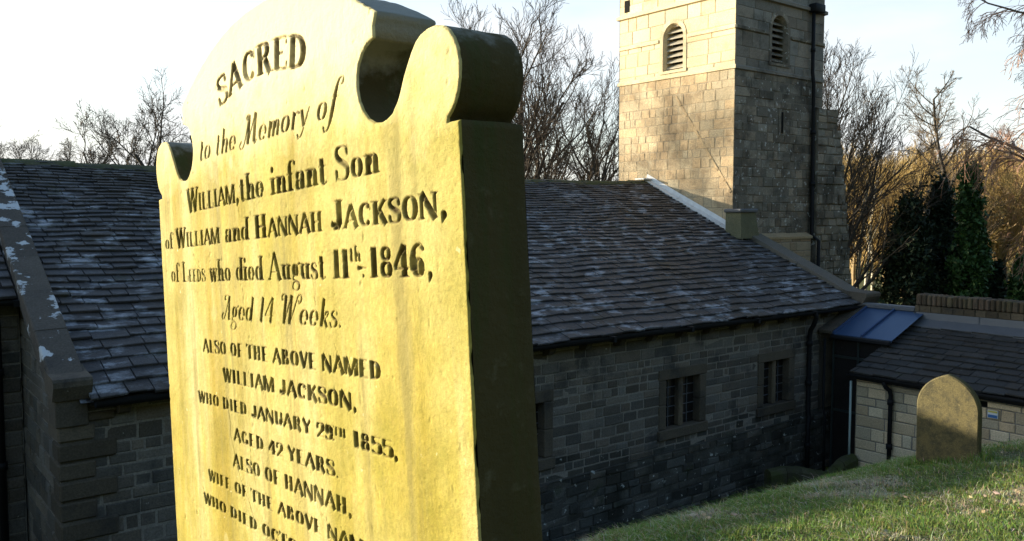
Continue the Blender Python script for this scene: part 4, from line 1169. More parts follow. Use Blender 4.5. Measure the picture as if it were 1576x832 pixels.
for (x1, z1) in ((23.0, -2.6), (22.93, -1.75), (22.84, -1.0), (22.74, -.35), (22.62, .25), (22.52, .8), (22.42, 1.35), (22.32, 1.85), (22.2, 2.3), (22.02, 2.85)):
    d0 = 0.20
    masonry(mb, (21.06, N0 - d0, zprev), (1, 0, 0), (0, 0, 1), (0, -1, 0), x1 - 21.06, z1 - zprev, rng, (0.17, 0.26), (0.22, 0.5), 0.02, (), 0.014, 0.02, 0.04, 0, 1)
    mb.poly([(x1, N0 - d0, zprev), (x1, N0 + 1.0, zprev), (x1, N0 + 1.0, z1), (x1, N0 - d0, z1)], (.8, .8, .8), 0)
    mb.poly([(21.06, N0 - d0, zprev), (21.06, N0 + .1, zprev), (21.06, N0 + .1, z1), (21.06, N0 - d0, z1)], (.8, .8, .8), 0)
    mb.poly([(21.06, N0 - d0, z1), (x1, N0 - d0, z1), (x1 - .1, N0 + 1.0, z1 + .10), (21.06, N0 + .05, z1 + .10)], (.9, .9, .9), 0)
    for q in range(3):
        y = N0 - d0 + q * .36
        mb.box((x1 - .12, y, z1 - .14), (x1 + rng.uniform(-.01, .03), y + .34, z1 + rng.uniform(.0, .05)), (rng.uniform(.7, 1.2),) * 3, 0, .02)
    zprev = z1
mb.build('buttress', [M['tower_dark'], M['tower_mortar_dark']], tower, TB)
mb = MB()
masonry(mb, (18.31, N0 - .16, -2.4), (1, 0, 0), (0, 0, 1), (0, -1, 0), 2.6, 1.78, rng, (0.2, 0.24), (0.3, 0.5), 0.012, (), 0.003, 0.005, 0.02, 0, 1, tv=(.4, .65))
mb.mesh([(18.31, N0 - .19, -.62), (20.93, N0 - .19, -.62), (20.93, N0 + .01, -.52), (18.31, N0 + .01, -.52), (18.31, N0 - .19, -.68), (20.93, N0 - .19, -.68)], [(0, 1, 2, 3), (4, 5, 1, 0)], (.6, .58, .52), 0)
mb.build('plinth', [M['ext_stone'], M['mortar']], tower, TB)
mb = MB()
a, b = (17.34, 18.10), (17.40, 17.98); y0, y1, z0, z1 = 12.86, N0 - .02, -.62, .02
mb.mesh([(a[0], y0, z0), (a[1], y0, z0), (a[1], y1, z0), (a[0], y1, z0), (b[0] - .06, y0 + .02, z1), (b[1] - .06, y0 + .02, z1), (b[1] - .06, y1, z1), (b[0] - .06, y1, z1)], [(0, 1, 5, 4), (1, 2, 6, 5), (0, 4, 7, 3), (4, 5, 6, 7)], (1.0, 1.1, .8))
st = mb.build('stump', [M['coping_plain']], tower, TB)
mb = MB(); mb.box((17.28, y0 - .03, z1 + .002), (17.98, y1 + .02, z1 + .09), (1, 1, 1), 0, .02)
cp = mb.build('lead_cap', [M['lead']], st, TB)

# ------------------------------------------------------------------ link with blue roof, and the slate-roofed extension
LB = (17.0, 9.3, -5.3)
link = croot('link_passage', LB, 'narrow glazed link with blue metal lean-to roof between the nave and the low extension', 'passage')
mb = MB()
la, lz, lb_, lz2 = 16.50, -2.55, 17.85, -2.08
for (y0, y1) in ((8.55, 9.19), (9.205, 9.84)):
    mb.mesh([(la, y0, lz), (la, y1, lz), (lb_, y1, lz2), (lb_, y0, lz2), (la, y0, lz - .03), (la, y1, lz - .03)], [(0, 1, 2, 3), (4, 5, 1, 0)])
mb.build('roof', [M['blue_sheet']], link, LB)
mb = MB()
for y in (9.197, 9.83):
    mb.mesh([(la - .01, y - .022, lz + .0), (la - .01, y + .022, lz), (lb_, y + .022, lz2), (lb_, y - .022, lz2), (la - .01, y - .018, lz + .05), (la - .01, y + .018, lz + .05), (lb_, y + .018, lz2 + .05), (lb_, y - .018, lz2 + .05)], [(4, 5, 6, 7), (0, 4, 7, 3), (1, 2, 6, 5), (0, 1, 5, 4)])
mb.build('standing_seam', [plain_mat('seam_blue', (0.03, 0.06, 0.14), .5)], link, LB)
mb = MB()
mb.mesh([(16.46, 9.855, lz + .0), (16.46, 10.16, lz + .0), (17.85, 10.16, lz2 + .02), (17.85, 9.855, lz2 + .02), (16.46, 9.855, lz + .06), (16.46, 10.16, lz + .06), (17.85, 10.16, lz2 + .08), (17.85, 9.855, lz2 + .08)], [(4, 5, 6, 7), (0, 4, 7, 3), (1, 2, 6, 5), (0, 1, 5, 4), (0, 3, 2, 1)])
mb.box((17.30, 9.87, -5.6), (17.45, 10.15, -2.40))
mb.build('verge', [M['dressed']], link, LB)
mb = MB(); mb.box((17.80, 8.75, -2.085), (18.0, 10.15, -1.98), (1, 1, 1), 0, .02); mb.build('ridge_capping', [M['lead']], link, LB)
g = MB(); g.box((16.40, 8.55, -2.65), (16.50, 9.86, -2.56), (1, 1, 1), 0, .02); g.build('gutter', [M['iron']], link, LB)
mb = MB()
for (y0, y1) in ((8.72, 9.26), (9.30, 9.86)):
    mb.poly([(16.56, y0, -5.6), (16.56, y1, -5.6), (16.56, y1, -2.62), (16.56, y0, -2.62)])
mb.build('glass_wall', [M['glass']], link, LB)
mb = MB()
for y in (8.72, 9.26, 9.82): mb.box((16.52, y, -5.6), (16.60, y + .045, -2.6), (1, 1, 1), 0, .008)
for z in (-3.05, -4.2): mb.box((16.53, 8.72, z), (16.59, 9.85, z + .05), (1, 1, 1), 0)
mb.build('wall_frame', [plain_mat('frame_dark', (0.02, 0.028, 0.026), .5)], link, LB)
downpipe([(16.42, 9.98, -2.66), (16.42, 9.98, -4.15), (16.36, 9.90, -4.3), (16.36, 9.90, -5.5)], link, LB, .028)
mb = MB(); mb.tube([(15.44, 8.80, -5.2), (15.44, 8.80, -3.27)], .022, 8); mb.build('pipe', [M['zinc_pole']], link, LB, True)

XB = (16.7, 5, -5.2)
ext = croot('stone_extension', XB, 'low pale stone extension with lean-to slate roof and long lead flashing, behind the small headstone', 'extension')
X_E, X_S, X_N = 15.50, 8.72, -2.0
mb = MB()
masonry(mb, (X_E, X_N, -6.0), (0, 1, 0), (0, 0, 1), (-1, 0, 0), X_S - X_N, 6.0 - 3.10, rng, (0.13, 0.21), (0.26, 0.62), 0.014, [(6.30 - X_N, 6.44 - X_N, 6 - 3.36, 6 - 3.26)], 0.005, 0.006, 0.02, 0, 1)
mb.poly([(X_E, X_S, -6), (17.9, X_S, -6), (17.9, X_S, -2.28), (X_E, X_S, -3.12)], (.8, .8, .8), 0)
mb.poly([(X_E + .12, X_N, -6), (X_E + .12, X_S, -6), (X_E + .12, X_S, -3.2), (X_E + .12, X_N, -3.2)], (.1, .1, .1), 1)
mb.build('wall', [M['ext_stone'], M['mortar']], ext, XB)
mb = MB()
xs_ = (2.28 - 3.08) / -(17.80 - 15.36); xn = math.hypot(1, xs_)
xup = Vector((1 / xn, 0, xs_ / xn)); xnr = Vector((-xs_ / xn, 0, 1 / xn))
slates(mb, (15.36, X_N, -3.10), (0, 1, 0), xup, xnr, X_S + .06 - X_N, [.255, .25, .24, .235, .23, .225, .22, .21, .20, .20, .185], rng, (0.22, 0.55), 0.030, None, 0)
mb.poly([(15.38, X_N, -3.13), (15.38, X_S + .04, -3.13), (17.85, X_S + .04, -2.32), (17.85, X_N, -2.32)], (.5, .5, .5), 0)
M['slate_dark'] = stone_mat('slate_dark', (0.050, 0.048, 0.045), (0.03, 0.029, 0.027), soot=(0.02, 0.02, 0.017), soot_lo=0.55, lichen=(0.22, 0.22, 0.21), lichen_lo=0.71, lichen_scale=7, moss=(0.035, 0.04, 0.012), moss_lo=0.62, bump=0.008)
mb.build('roof', [M['slate_dark']], ext, XB)
mb = MB()
y = X_N
while y < X_S + .02:
    y1 = min(y + 1.35, X_S + .03)
    w = rng.uniform(0, .008)
    mb.mesh([(17.50, y, -2.335 + w), (17.50, y1, -2.335 + w), (17.77, y1, -2.215 + w), (17.77, y, -2.215 + w), (17.79, y, -2.07), (17.79, y1, -2.07), (17.50, y, -2.38), (17.50, y1, -2.38)], [(0, 1, 2, 3), (3, 2, 5, 4), (6, 7, 1, 0)])
    mb.box((17.765, y1 - .02, -2.22), (17.785, y1 + .0, -2.07))
    y = y1
mb.build('flashing', [M['lead']], ext, XB)
mb = MB()
mb.box((17.80, X_N, -6), (18.12, X_S + .02, -1.93), (.8, .8, .8), 0)
y = X_N
while y < X_S - .05:
    w = rng.uniform(.085, .125); t = rng.uniform(.6, 1.35)
    mb.box((17.76, y, -1.925), (18.16, min(y + w - .012, X_S + .05), -1.70 + rng.uniform(-.012, .012)), (t, t * rng.uniform(.9, 1), t * rng.uniform(.8, 1)), 0, .022)
    y += w
y = X_N
while y < X_S - .05:
    w = rng.uniform(.2, .24); t = rng.uniform(.7, 1.25)
    mb.box((17.784, y, -2.065), (17.80, min(y + w - .012, X_S + .02), -1.935), (t, t, t), 0, .006); y += w
mb.build('parapet', [M['brick']], ext, XB)
mb = MB(); n = 8
prf = [(15.31 + .06 * math.cos(math.pi + math.pi * a / n), -3.105 + .06 * math.sin(math.pi + math.pi * a / n)) for a in range(n + 1)]
mb.mesh([(x, X_N, z) for x, z in prf] + [(x, X_S + .08, z) for x, z in prf], [(i, i + 1, i + 2 + n, i + 1 + n) for i in range(n)] + [tuple(range(n + 1)), tuple(range(n + 1, 2 * n + 2))])
mb.box((15.36, X_N, -3.21), (15.47, X_S + .04, -3.13))
mb.build('gutter', [M['iron']], ext, XB)
downpipe([(15.31, 8.06, -3.16), (15.31, 8.06, -3.20), (15.34, 8.04, -3.27), (15.41, 8.0, -3.33), (15.43, 7.99, -3.42), (15.43, 7.99, -5.2)], ext, XB, .042, [(15.43, 7.99, -3.55), (15.43, 7.99, -4.4)])
mb = MB(); mb.box((X_E + .08, 6.30, -3.36), (X_E + .11, 6.44, -3.26)); mb.build('air_hole', [M['dark_inside']], ext, XB)
nb = (X_E, 6.20, -3.52)
notice = empty('notice_plate', church(*nb), TH, 'small white, yellow and blue plate fixed under a dark hole on the pale extension wall', 'sign')
mb = MB(); mb.box((X_E - .035, 6.11, -3.52), (X_E - .012, 6.28, -3.385), (1, 1, 1), 0, .003); mb.build('plate', [plain_mat('sign_white', (.65, .66, .66), .5, var=.05)], notice, nb)
for nm, z0, z1, c in (('yellow_band', -3.425, -3.392, (.55, .48, .10)), ('blue_band', -3.512, -3.462, (.05, .14, .33))):
    mb = MB(); mb.box((X_E - .038, 6.12, z0), (X_E - .0355, 6.27, z1)); mb.build(nm, [plain_mat(nm, c, .5, var=.05)], notice, nb)

# low mossy kerb wall round the sunken area by the link
KB = (14.6, 9.0, -5.2)
kerb = croot('retaining_kerb', KB, 'low curved mossy stone kerb wall round the sunken area below the nave downpipe', 'kerb')
mb = MB()
pts = [(13.85, 9.55, -4.98), (14.15, 9.40, -4.93), (14.45, 9.25, -4.95), (14.7, 9.08, -5.02), (14.88, 8.92, -5.06), (15.02, 8.86, -4.97), (15.15, 8.82, -4.86), (15.30, 8.78, -4.80), (15.47, 8.72, -4.76)]
for i in range(len(pts) - 1):
    a, b = Vector(pts[i]), Vector(pts[i + 1]); d = (b - a).normalized(); nn = Vector((-d.y, d.x, 0)).normalized() * .13
    t = rng.uniform(.7, 1.25); b2 = b - d * .012; j = rng.uniform(-.015, .015)
    up = Vector((0, 0, .05 + j))
    ring = lambda p: [p - nn * 1.1 - Vector((0, 0, .9)), p - nn * 1.1 - Vector((0, 0, .03)), p - nn * .7 + up * .7, p + up, p + nn * .7 + up * .7, p + nn * 1.1 - Vector((0, 0, .03)), p + nn * 1.1 - Vector((0, 0, .9))]
    r0_, r1_ = ring(a), ring(b2)
    mb.mesh(r0_ + r1_, [(q, q + 1, q + 8, q + 7) for q in range(6)] + [tuple(range(7)), tuple(range(13, 6, -1))], (t, t, t))
mb.build('coping_stones', [M['ridge']], kerb, KB)

# ------------------------------------------------------------------ the small pointed headstone
s_t, s_r = 8.36, 3.74
s_z = float(height(s_t, s_r)) - .12
small = empty('pointed_headstone', church(s_t, s_r, s_z), TH + rad(1.5), 'small blank headstone with pointed gothic top, golden lichen, standing in the grass before the extension', 'headstone')
small.rotation_euler[1] = rad(-1.5)
w2, zt0 = 0.292, -1.545 - s_z
spring = zt0 - 0.335
def small_outline(n=22):
    o = [(-w2, 0.0), (-w2, spring)]
    R_ = 0.40
    cxr = -w2 + R_
    a_top = math.acos(max(-1, min(1, -cxr / R_)))
    zs_ = R_ * math.sin(a_top)
    for q in range(1, n + 1):
        a = math.pi + (a_top - math.pi) * q / n
        o.append((cxr + R_ * math.cos(a), spring + R_ * math.sin(a) * (zt0 - spring) / zs_))
    return o + [(-x, z) for x, z in reversed(o[:-1])]
so = small_outline(); n = len(so)
mb = MB(); th = .085; e = .012
cen = (0, spring * .7)
ins = [(x * (1 - e / w2), z if z == 0 else cen[1] + (z - cen[1]) * (1 - e / .5)) for x, z in so]
for (x_f, sgn) in ((-th / 2, 1), (th / 2, -1)):
    mb.poly([(x_f, y, z) for y, z in ins], (1, 1, 1), 0)
    for q in range(n - 1):
        mb.poly([(x_f, *ins[q]), (x_f, *ins[q + 1]), (x_f + sgn * e, *so[q + 1]), (x_f + sgn * e, *so[q])], (1, 1, 1), 0)
for q in range(n - 1):
    mb.poly([(-th / 2 + e, *so[q]), (-th / 2 + e, *so[q + 1]), (th / 2 - e, *so[q + 1]), (th / 2 - e, *so[q])], (1, 1, 1), 1)
k = NT('small_stone')
lc = k.mix(k.noise(5, 6, .65), (0.135, 0.112, 0.048), (0.085, 0.075, 0.04))
lc = k.mix(k.ramp(k.noise(14, 6, .7), [(.45, (0, 0, 0)), (.60, (.8, .8, .8))]), lc, (0.055, 0.05, 0.03))
lc = k.mix(1.0, lc, k.ramp(k.noise(90, 4, .7), [(.3, (.65, .65, .65)), (.7, (1.35, 1.3, 1.2))]), 'MULTIPLY')
lc = k.mix(k.ramp(k.noise(50, 4, .6), [(.66, (0, 0, 0)), (.70, (.7, .7, .7))]), lc, (0.24, 0.20, 0.10))
k.color(lc); k.bump(k.noise(60, 6, .7), .006, .8)
mb.build('slab', [k.m, M['algae_side']], small, (0, 0, 0))

# ------------------------------------------------------------------ grass, one mass of blades
def blades(n, seed, t_rng, r_rng, hmin, hmax, wid, keep=None, lie=0.0):
    g = np.random.RandomState(seed)
    t = g.uniform(*t_rng, n); r = g.uniform(*r_rng, n)
    if keep is not None:
        m_ = keep(t, r, g); t, r = t[m_], r[m_]; n = len(t)
    z = height(t, r) - 0.004
    clump = vnoise(t + 20, r + 20, 71, 1.6, 3); cl2 = vnoise(t + 20, r + 20, 73, 5.0, 2)
    h = g.uniform(hmin, hmax, n) * np.clip(1.0 + 0.7 * clump + 0.45 * cl2, 0.35, 2.0)
    a = g.uniform(0, 2 * np.pi, n)
    lean = np.abs(g.normal(0.55, 0.35, n)) + lie
    down_t, down_r = 0.15, 0.35                      # blades droop downhill
    lx = np.cos(a) * lean + down_t * lean; ly = np.sin(a) * lean + down_r * lean
    b = a + np.pi / 2 + g.normal(0, .5, n); w = wid * g.uniform(.6, 1.3, n)
    wx, wy = np.cos(b) * w, np.sin(b) * w
    P = []
    for f, ws in ((0, 1.0), (0.5, 0.85)):
        zz = z + h * f * (1 - 0.15 * lean)
        ox, oy = lx * h * f * f * 0.9, ly * h * f * f * 0.9
        P += [(t + ox - wx * ws, r + oy - wy * ws, zz), (t + ox + wx * ws, r + oy + wy * ws, zz)]
    P.append((t + lx * h * 0.95, r + ly * h * 0.95, z + h * np.clip(1 - 0.42 * lean, 0.12, 1)))
    V = np.stack([np.stack([WD.x * p[0] + SD.x * p[1], WD.y * p[0] + SD.y * p[1], p[2]], -1) for p in P], 1)
    i = np.arange(n)[:, None] * 5
    F = np.concatenate([i + np.array([0, 1, 3]), i + np.array([0, 3, 2]), i + np.array([2, 3, 4])], 0)
    return V.reshape(-1, 3), F, t, r, g
def grass_tint(t, r, g, straw):
    n = len(t)
    gr_ = np.stack([g.uniform(.085, .155, n), g.uniform(.15, .23, n), g.uniform(.016, .045, n)], -1)
    yl = np.stack([g.uniform(.17, .26, n), g.uniform(.15, .21, n), g.uniform(.04, .08, n)], -1)
    br = np.stack([g.uniform(.26, .44, n), g.uniform(.24, .38, n), g.uniform(.14, .25, n)], -1)
    dry = 0.02 + 1.35 * vnoise(t + 20, r + 20, 79, 1.9, 4) + 0.25 * vnoise(t + 20, r + 20, 83, 9, 2)
    u = g.rand(n)
    c = np.where((u < 0.22 + 0.3 * dry)[:, None], yl, gr_)
    c = np.where((g.rand(n) < np.clip((dry - 0.17) * 2.6, 0, .85) + straw)[:, None], br, c)
    return np.concatenate([c, c, c], 0)
k = NT('grass_blades'); k.color(k.tint()); k.b.inputs['Roughness'].default_value = .75
M['grass'] = k.m
VV, FF, CC, off = [], [], [], 0
def near(t, r, g):                                   # what the picture can see of the bank, thinning with distance
    d = np.hypot(t - 0.0, r - 0.0)
    return g.rand(len(t)) < np.clip((6.5 / np.maximum(d, 1)) ** 1.6, 0.05, 1)
for (n, sd, tr, rr, h0, h1, w, lie, straw) in ((330000, 1, (2.2, 12), (1.0, 6.2), .016, .046, .0019, 0, 0), (130000, 2, (2, 17.5), (5.2, 10.0), .022, .055, .0028, 0, 0), (60000, 3, (3.0, 11), (1.0, 5.0), .03, .075, .0020, .9, .30), (42000, 5, (9, 17), (-2.5, 5.2), .03, .07, .0035, 0, 0), (5000, 4, (2.5, 11), (1.0, 5.5), .07, .11, .0020, .15, .15), (2600, 6, (8.18, 8.52), (3.36, 4.14), .06, .15, .0026, 0, .1)):
    v_, f_, t, r, g = blades(n, sd, tr, rr, h0, h1, w, near, lie)
    VV.append(v_); FF.append(f_ + off); off += len(v_); CC.append(grass_tint(t, r, g, straw))
tag(np_mesh('grass', np.concatenate(VV), np.concatenate(FF), M['grass'], False, None, np.concatenate(CC)), 'short tufted winter grass on the sunlit bank', kind='stuff')
# flattened dead leaves and straw on the bank
g = np.random.RandomState(8); n = 2600
t = g.uniform(3, 11, n); r = g.uniform(1.0, 5.0, n)
kp = vnoise(t + 20, r + 20, 79, 1.9, 4) > 0.16; t, r = t[kp], r[kp]; n = len(t)
z = height(t, r) + g.uniform(.012, .035, n); a = g.uniform(0, 6.28, n); L = g.uniform(.012, .035, n); W_ = L * g.uniform(.3, .6, n); tz = g.uniform(-.012, .012, n)
P = [(t - np.cos(a) * L, r - np.sin(a) * L, z), (t + np.sin(a) * W_, r - np.cos(a) * W_, z + tz), (t + np.cos(a) * L, r + np.sin(a) * L, z + .004), (t - np.sin(a) * W_, r + np.cos(a) * W_, z - tz)]
V = np.stack([np.stack([WD.x * p[0] + SD.x * p[1], WD.y * p[0] + SD.y * p[1], p[2]], -1) for p in P], 1).reshape(-1, 3)
c = g.uniform(.20, .40, n)[:, None] * np.stack([np.ones(n), g.uniform(.70, .86, n), g.uniform(.38, .58, n)], -1)
tag(np_mesh('dead_leaves', V, (np.arange(n)[:, None] * 4 + np.arange(4)), M['grass'], False, None, c), 'pale dead leaves lying in the grass of the bank', kind='stuff')

# ------------------------------------------------------------------ trees
def rot_to(d, ang, az):
    o = d.orthogonal().normalized(); s = d.cross(o)
    return (d * math.cos(ang) + (o * math.cos(az) + s * math.sin(az)) * math.sin(ang)).normalized()

def grow_tree(seed, H, r0, trunk_frac=0.45, lean=(0, 0), counts=(9, 7, 6, 5), angles=(38, 42, 45, 45), ratios=(.62, .55, .5, .5), up=(.10, .16, .12, .05), wob=.10, stems=1, rmin=.007, spread=None, droop=0.0, low=0.28):
    """bare deciduous tree: returns two MBs, trunk with main limbs, and the twigs of the crown"""
    R = random.Random(seed)
    tr, cr = MB(), MB()
    def grow(p, d, L, r, lvl):
        n = (8, 7, 6, 4, 3)[min(lvl, 4)]
        pts, rs = [p.copy()], [r]
        tip = r * (0.34, .35, .35, .45, .5)[min(lvl, 4)]
        for i in range(n):
            w = wob * (1.0, 1.4, 1.5, 1.4, 1.3)[min(lvl, 4)]
            d = (d + Vector((R.gauss(0, w), R.gauss(0, w), R.gauss(0, w))) + Vector((0, 0, 1)) * up[min(lvl, len(up) - 1)] * (1 if lvl else .3) - Vector((0, 0, droop * (lvl >= 2)))).normalized()
            p = p + d * (L / n)
            pts.append(p.copy()); rs.append(max(rmin * .8, r + (tip - r) * (i + 1) / n))
        (tr if lvl <= 1 else cr).tube(pts, rs, (8, 6, 4, 3, 3)[min(lvl, 4)], (1, 1, 1), 0, False)
        if lvl >= len(counts): return
        cnt = counts[lvl]
        for c in range(cnt):
            f = low + (1 - low) * (c + R.random()) / cnt if lvl == 0 else .22 + .78 * (c + R.random()) / cnt
            k = min(int(f * n), n - 1); q = pts[k].lerp(pts[k + 1], f * n - k)
            rr = rs[k] * R.uniform(.5, .72)
            dd = (pts[k + 1] - pts[k]).normalized()
            ang = rad(angles[lvl] * R.uniform(.65, 1.3)); az = R.uniform(0, 6.283)
            nd = rot_to(dd, ang, az)
            l2 = L * ratios[lvl] * (1.15 - .6 * f) * R.uniform(.75, 1.2) if lvl == 0 else L * ratios[lvl] * (1.1 - .45 * f) * R.uniform(.7, 1.2)
            grow(q, nd, l2, max(rmin, rr), lvl + 1)
    for s in range(stems):
        a = R.uniform(0, 6.28)
        d0 = Vector((lean[0] + (.28 * math.cos(a) if stems > 1 else 0), lean[1] + (.28 * math.sin(a) if stems > 1 else 0), 1)).normalized()
        grow(Vector((.25 * math.cos(a) * (stems > 1), .25 * math.sin(a) * (stems > 1), -.3)), d0, H * .86 * R.uniform(.85, 1.0), r0 * R.uniform(.8, 1), 0)
    return tr, cr
def bark(name, c1, c2, bands=False):
    k = NT(name)
    col = k.mix(k.noise(6, 5, .6, k.coord((2, 2, .6))), c1, c2)
    if bands:
        col = k.mix(k.ramp(k.noise(5, 3, .6, k.coord((.6, .6, 5))), [(.58, (0, 0, 0)), (.64, (1, 1, 1))]), col, (.06, .05, .045))
    k.color(col); k.b.inputs['Roughness'].default_value = .85
    return k.m
M['bark'] = bark('bark', (.060, .048, .036), (.10, .085, .062))
M['bark_gold'] = bark('bark_gold', (.19, .14, .07), (.30, .22, .11))
M['twig_brown'] = bark('twig_brown', (.060, .046, .033), (.095, .072, .05))
M['bark_dark'] = bark('bark_dark', (.040, .033, .025), (.065, .055, .04))
M['twig_fan'] = bark('twig_fan', (.12, .088, .05), (.17, .125, .075))
M['twig_gold'] = bark('twig_gold', (.34, .235, .08), (.46, .33, .13))
M['twig_red'] = bark('twig_red', (.30, .17, .11), (.40, .24, .16))
M['birch_bark'] = bark('birch_bark', (.40, .36, .27), (.50, .45, .34), True)
TREES, TOPS = {}, {}
def tree(key, loc, rz, label, params, mats, top=None, scale=1.0, cat='tree', group=None, name='bare_tree'):
    root = empty(name, loc, rz, label, cat, group)
    if key not in TREES:
        tr, cr = grow_tree(**params)
        TOPS[key] = float(np.percentile(np.array(cr.v)[:, 2], 99.7))
        TREES[key] = (tr.build('trunk', [mats[0]], root, (0, 0, 0), True, False), cr.build('crown', [mats[1]], root, (0, 0, 0), False, False))
    else:
        for o in TREES[key]:
            c = o.copy(); COL.objects.link(c); c.parent = root
    if top is not None: scale = (top - loc.z) / TOPS[key]
    root.scale = (scale, scale, scale)
    return root
def gz(v):
    q = Vector((v.x, v.y, 0)); return float(height(q.dot(WD), q.dot(SD)))
def stand(x, dist):
    p = pix(x, dist); p.z = gz(p); return p

BIG = dict(seed=11, H=13.5, r0=.18, stems=4, counts=(10, 6, 6, 5), angles=(32, 32, 32, 34), ratios=(.54, .56, .56, .58), up=(.04, .13, .12, .09), wob=.11, low=.05, rmin=.0085)
p = stand(885, 36); tree('big', p, 0.4, 'large many-stemmed bare tree rising behind the nave ridge, between the gravestone and the tower', BIG, (M['bark_dark'], M['twig_brown']), 8.4)
OAK = dict(seed=23, H=12, r0=.22, counts=(14, 9, 7, 6), angles=(58, 42, 38, 38), ratios=(.58, .56, .56, .60), up=(.04, .09, .07, .05), wob=.12, low=.22, rmin=.0085)
p = stand(276, 38); tree('oak', p, 1.0, 'dense dark twiggy tree behind the ridge just left of the big headstone', OAK, (M['bark_dark'], M['twig_brown']), 6.6)
p = stand(715, 44); tree('big', p, 2.6, 'bare tree whose pale twig tips show over the right scroll of the big headstone', BIG, None, 10.6)
p = stand(-8, 40); tree('oak', p, 3.9, 'spreading bare tree cut off by the left edge of the photo', OAK, None, 5.0)
THIN = dict(seed=31, H=10, r0=.11, stems=2, counts=(9, 7, 5, 4), angles=(34, 36, 36, 36), ratios=(.42, .52, .56, .6), up=(.05, .12, .10, .06), wob=.09, low=.25, rmin=.010)
p = stand(140, 48); tree('thin', p, 0, 'slender pale bare sapling standing alone above the middle of the left roof', THIN, (M['bark'], M['twig_brown']), 5.9)
p = stand(85, 62); tree('thin', p, 2, 'small faint distant bare tree low over the left ridge', THIN, None, 5.6)
p = stand(48, 66); tree('thin', p, 4, 'faintest low distant bare tree beside the roof coping at far left', THIN, None, 5.6)
FAN = dict(seed=52, H=12.5, r0=.15, stems=2, counts=(18, 9, 7, 5), angles=(60, 30, 30, 32), ratios=(.70, .50, .52, .55), up=(.02, .12, .11, .08), wob=.07, low=.14, rmin=.0085)
p = stand(1278, 32); tree('fan', p, 0.8, 'spreading bare tree with long arching limbs fanning out from behind the tower buttress', FAN, (M['bark_dark'], M['twig_brown']), 6.7)
LARCH = dict(seed=59, H=14, r0=.15, counts=(30, 8, 6, 3), angles=(58, 40, 36, 36), ratios=(.27, .46, .55, .6), up=(.02, .10, .06, .02), wob=.06, low=.30, rmin=.008)
p = stand(1482, 38); tree('larch', p, 0.2, 'tallest slim bare tree with short side branches, above the green ivy-clad trunk', LARCH, (M['bark'], M['twig_fan']), 6.6)
BIRCH = dict(seed=67, H=13, r0=.14, stems=2, counts=(14, 9, 7, 5), angles=(34, 34, 36, 38), ratios=(.42, .52, .56, .62), up=(.05, .10, .06, .0), wob=.08, low=.2, rmin=.0075, droop=.02)
p = stand(1556, 40); tree('birch', p, 0.3, 'reddish fine-twigged birch at the right edge, behind the extension', BIRCH, (M['bark'], M['twig_red']), 4.9)
OVER = dict(seed=71, H=9, r0=.14, counts=(16, 9, 7, 5), angles=(60, 45, 45, 45), ratios=(.52, .5, .5, .45), up=(.0, .0, -.06, -.10), wob=.09, low=.45, rmin=.0045, droop=.13)
p = stand(1770, 19); tree('over', p, 2.2, 'birch outside the frame whose fine drooping twigs hang into the top right corner', OVER, (M['bark'], M['twig_red']), 7.0)
# two tall trees south-east of the church, left of the frame: their twigs dapple the tower's sunlit face
for (tt, rr, sc, lb) in ((-4.5, 52, 1.45, 'tall bare oak left of the frame, south-east of the church'), (-9.5, 55, 1.3, 'bare oak beyond the taller one, left of the frame')):
    p = church(tt, rr); p.z = gz(p); tree('oak', p, tt, lb, OAK, None, None, sc)

# the sunlit wood to the right of the tower
WOODS = [dict(seed=81 + q, H=12, r0=.17, stems=1 + (q % 2), counts=(13, 8, 6, 4), angles=(36, 34, 34, 36), ratios=(.44, .54, .58, .62), up=(.04, .12, .10, .06), wob=.095, low=.12, rmin=.010) for q in range(4)]
R = random.Random(5)
i = 0
for (dist, x0, x1, n, top) in ((44, 1300, 1640, 11, 3.0), (53, 1290, 1660, 16, 4.0), (64, 1280, 1660, 18, 5.0), (78, 1275, 1680, 20, 6.2)):
    for q in range(n):
        x = x0 + (x1 - x0) * (q + R.random()) / n
        d = dist + R.uniform(-4, 4); p = stand(x, d)
        sc = top * R.uniform(.7, 1.15)
        v = i % 4
        tree('wood%d' % v, p, R.uniform(0, 6.28), 'bare golden-brown tree of the sunlit wood to the right of the tower', WOODS[v], (M['bark_gold'], M['twig_gold']), sc, group='bare trees of the wood')
        i += 1
BT = dict(seed=91, H=10, r0=.12, counts=(8, 5, 4), angles=(32, 40, 40), ratios=(.35, .5, .5), up=(.05, .05, .0), wob=.05, low=.5, rmin=.010)
for x, d, lb in ((1319, 36, 'brightest white-barked birch trunk seen just right of the tower buttress'), (1331, 41, 'second pale birch, close behind the brightest white trunk'), (1347, 43, 'thin pale birch between the white trunks and the dark evergreens')):
    p = stand(x, d); tree('whitebirch', p, x, lb, BT, (M['birch_bark'], M['twig_gold']), 2.6, name='birch_tree')

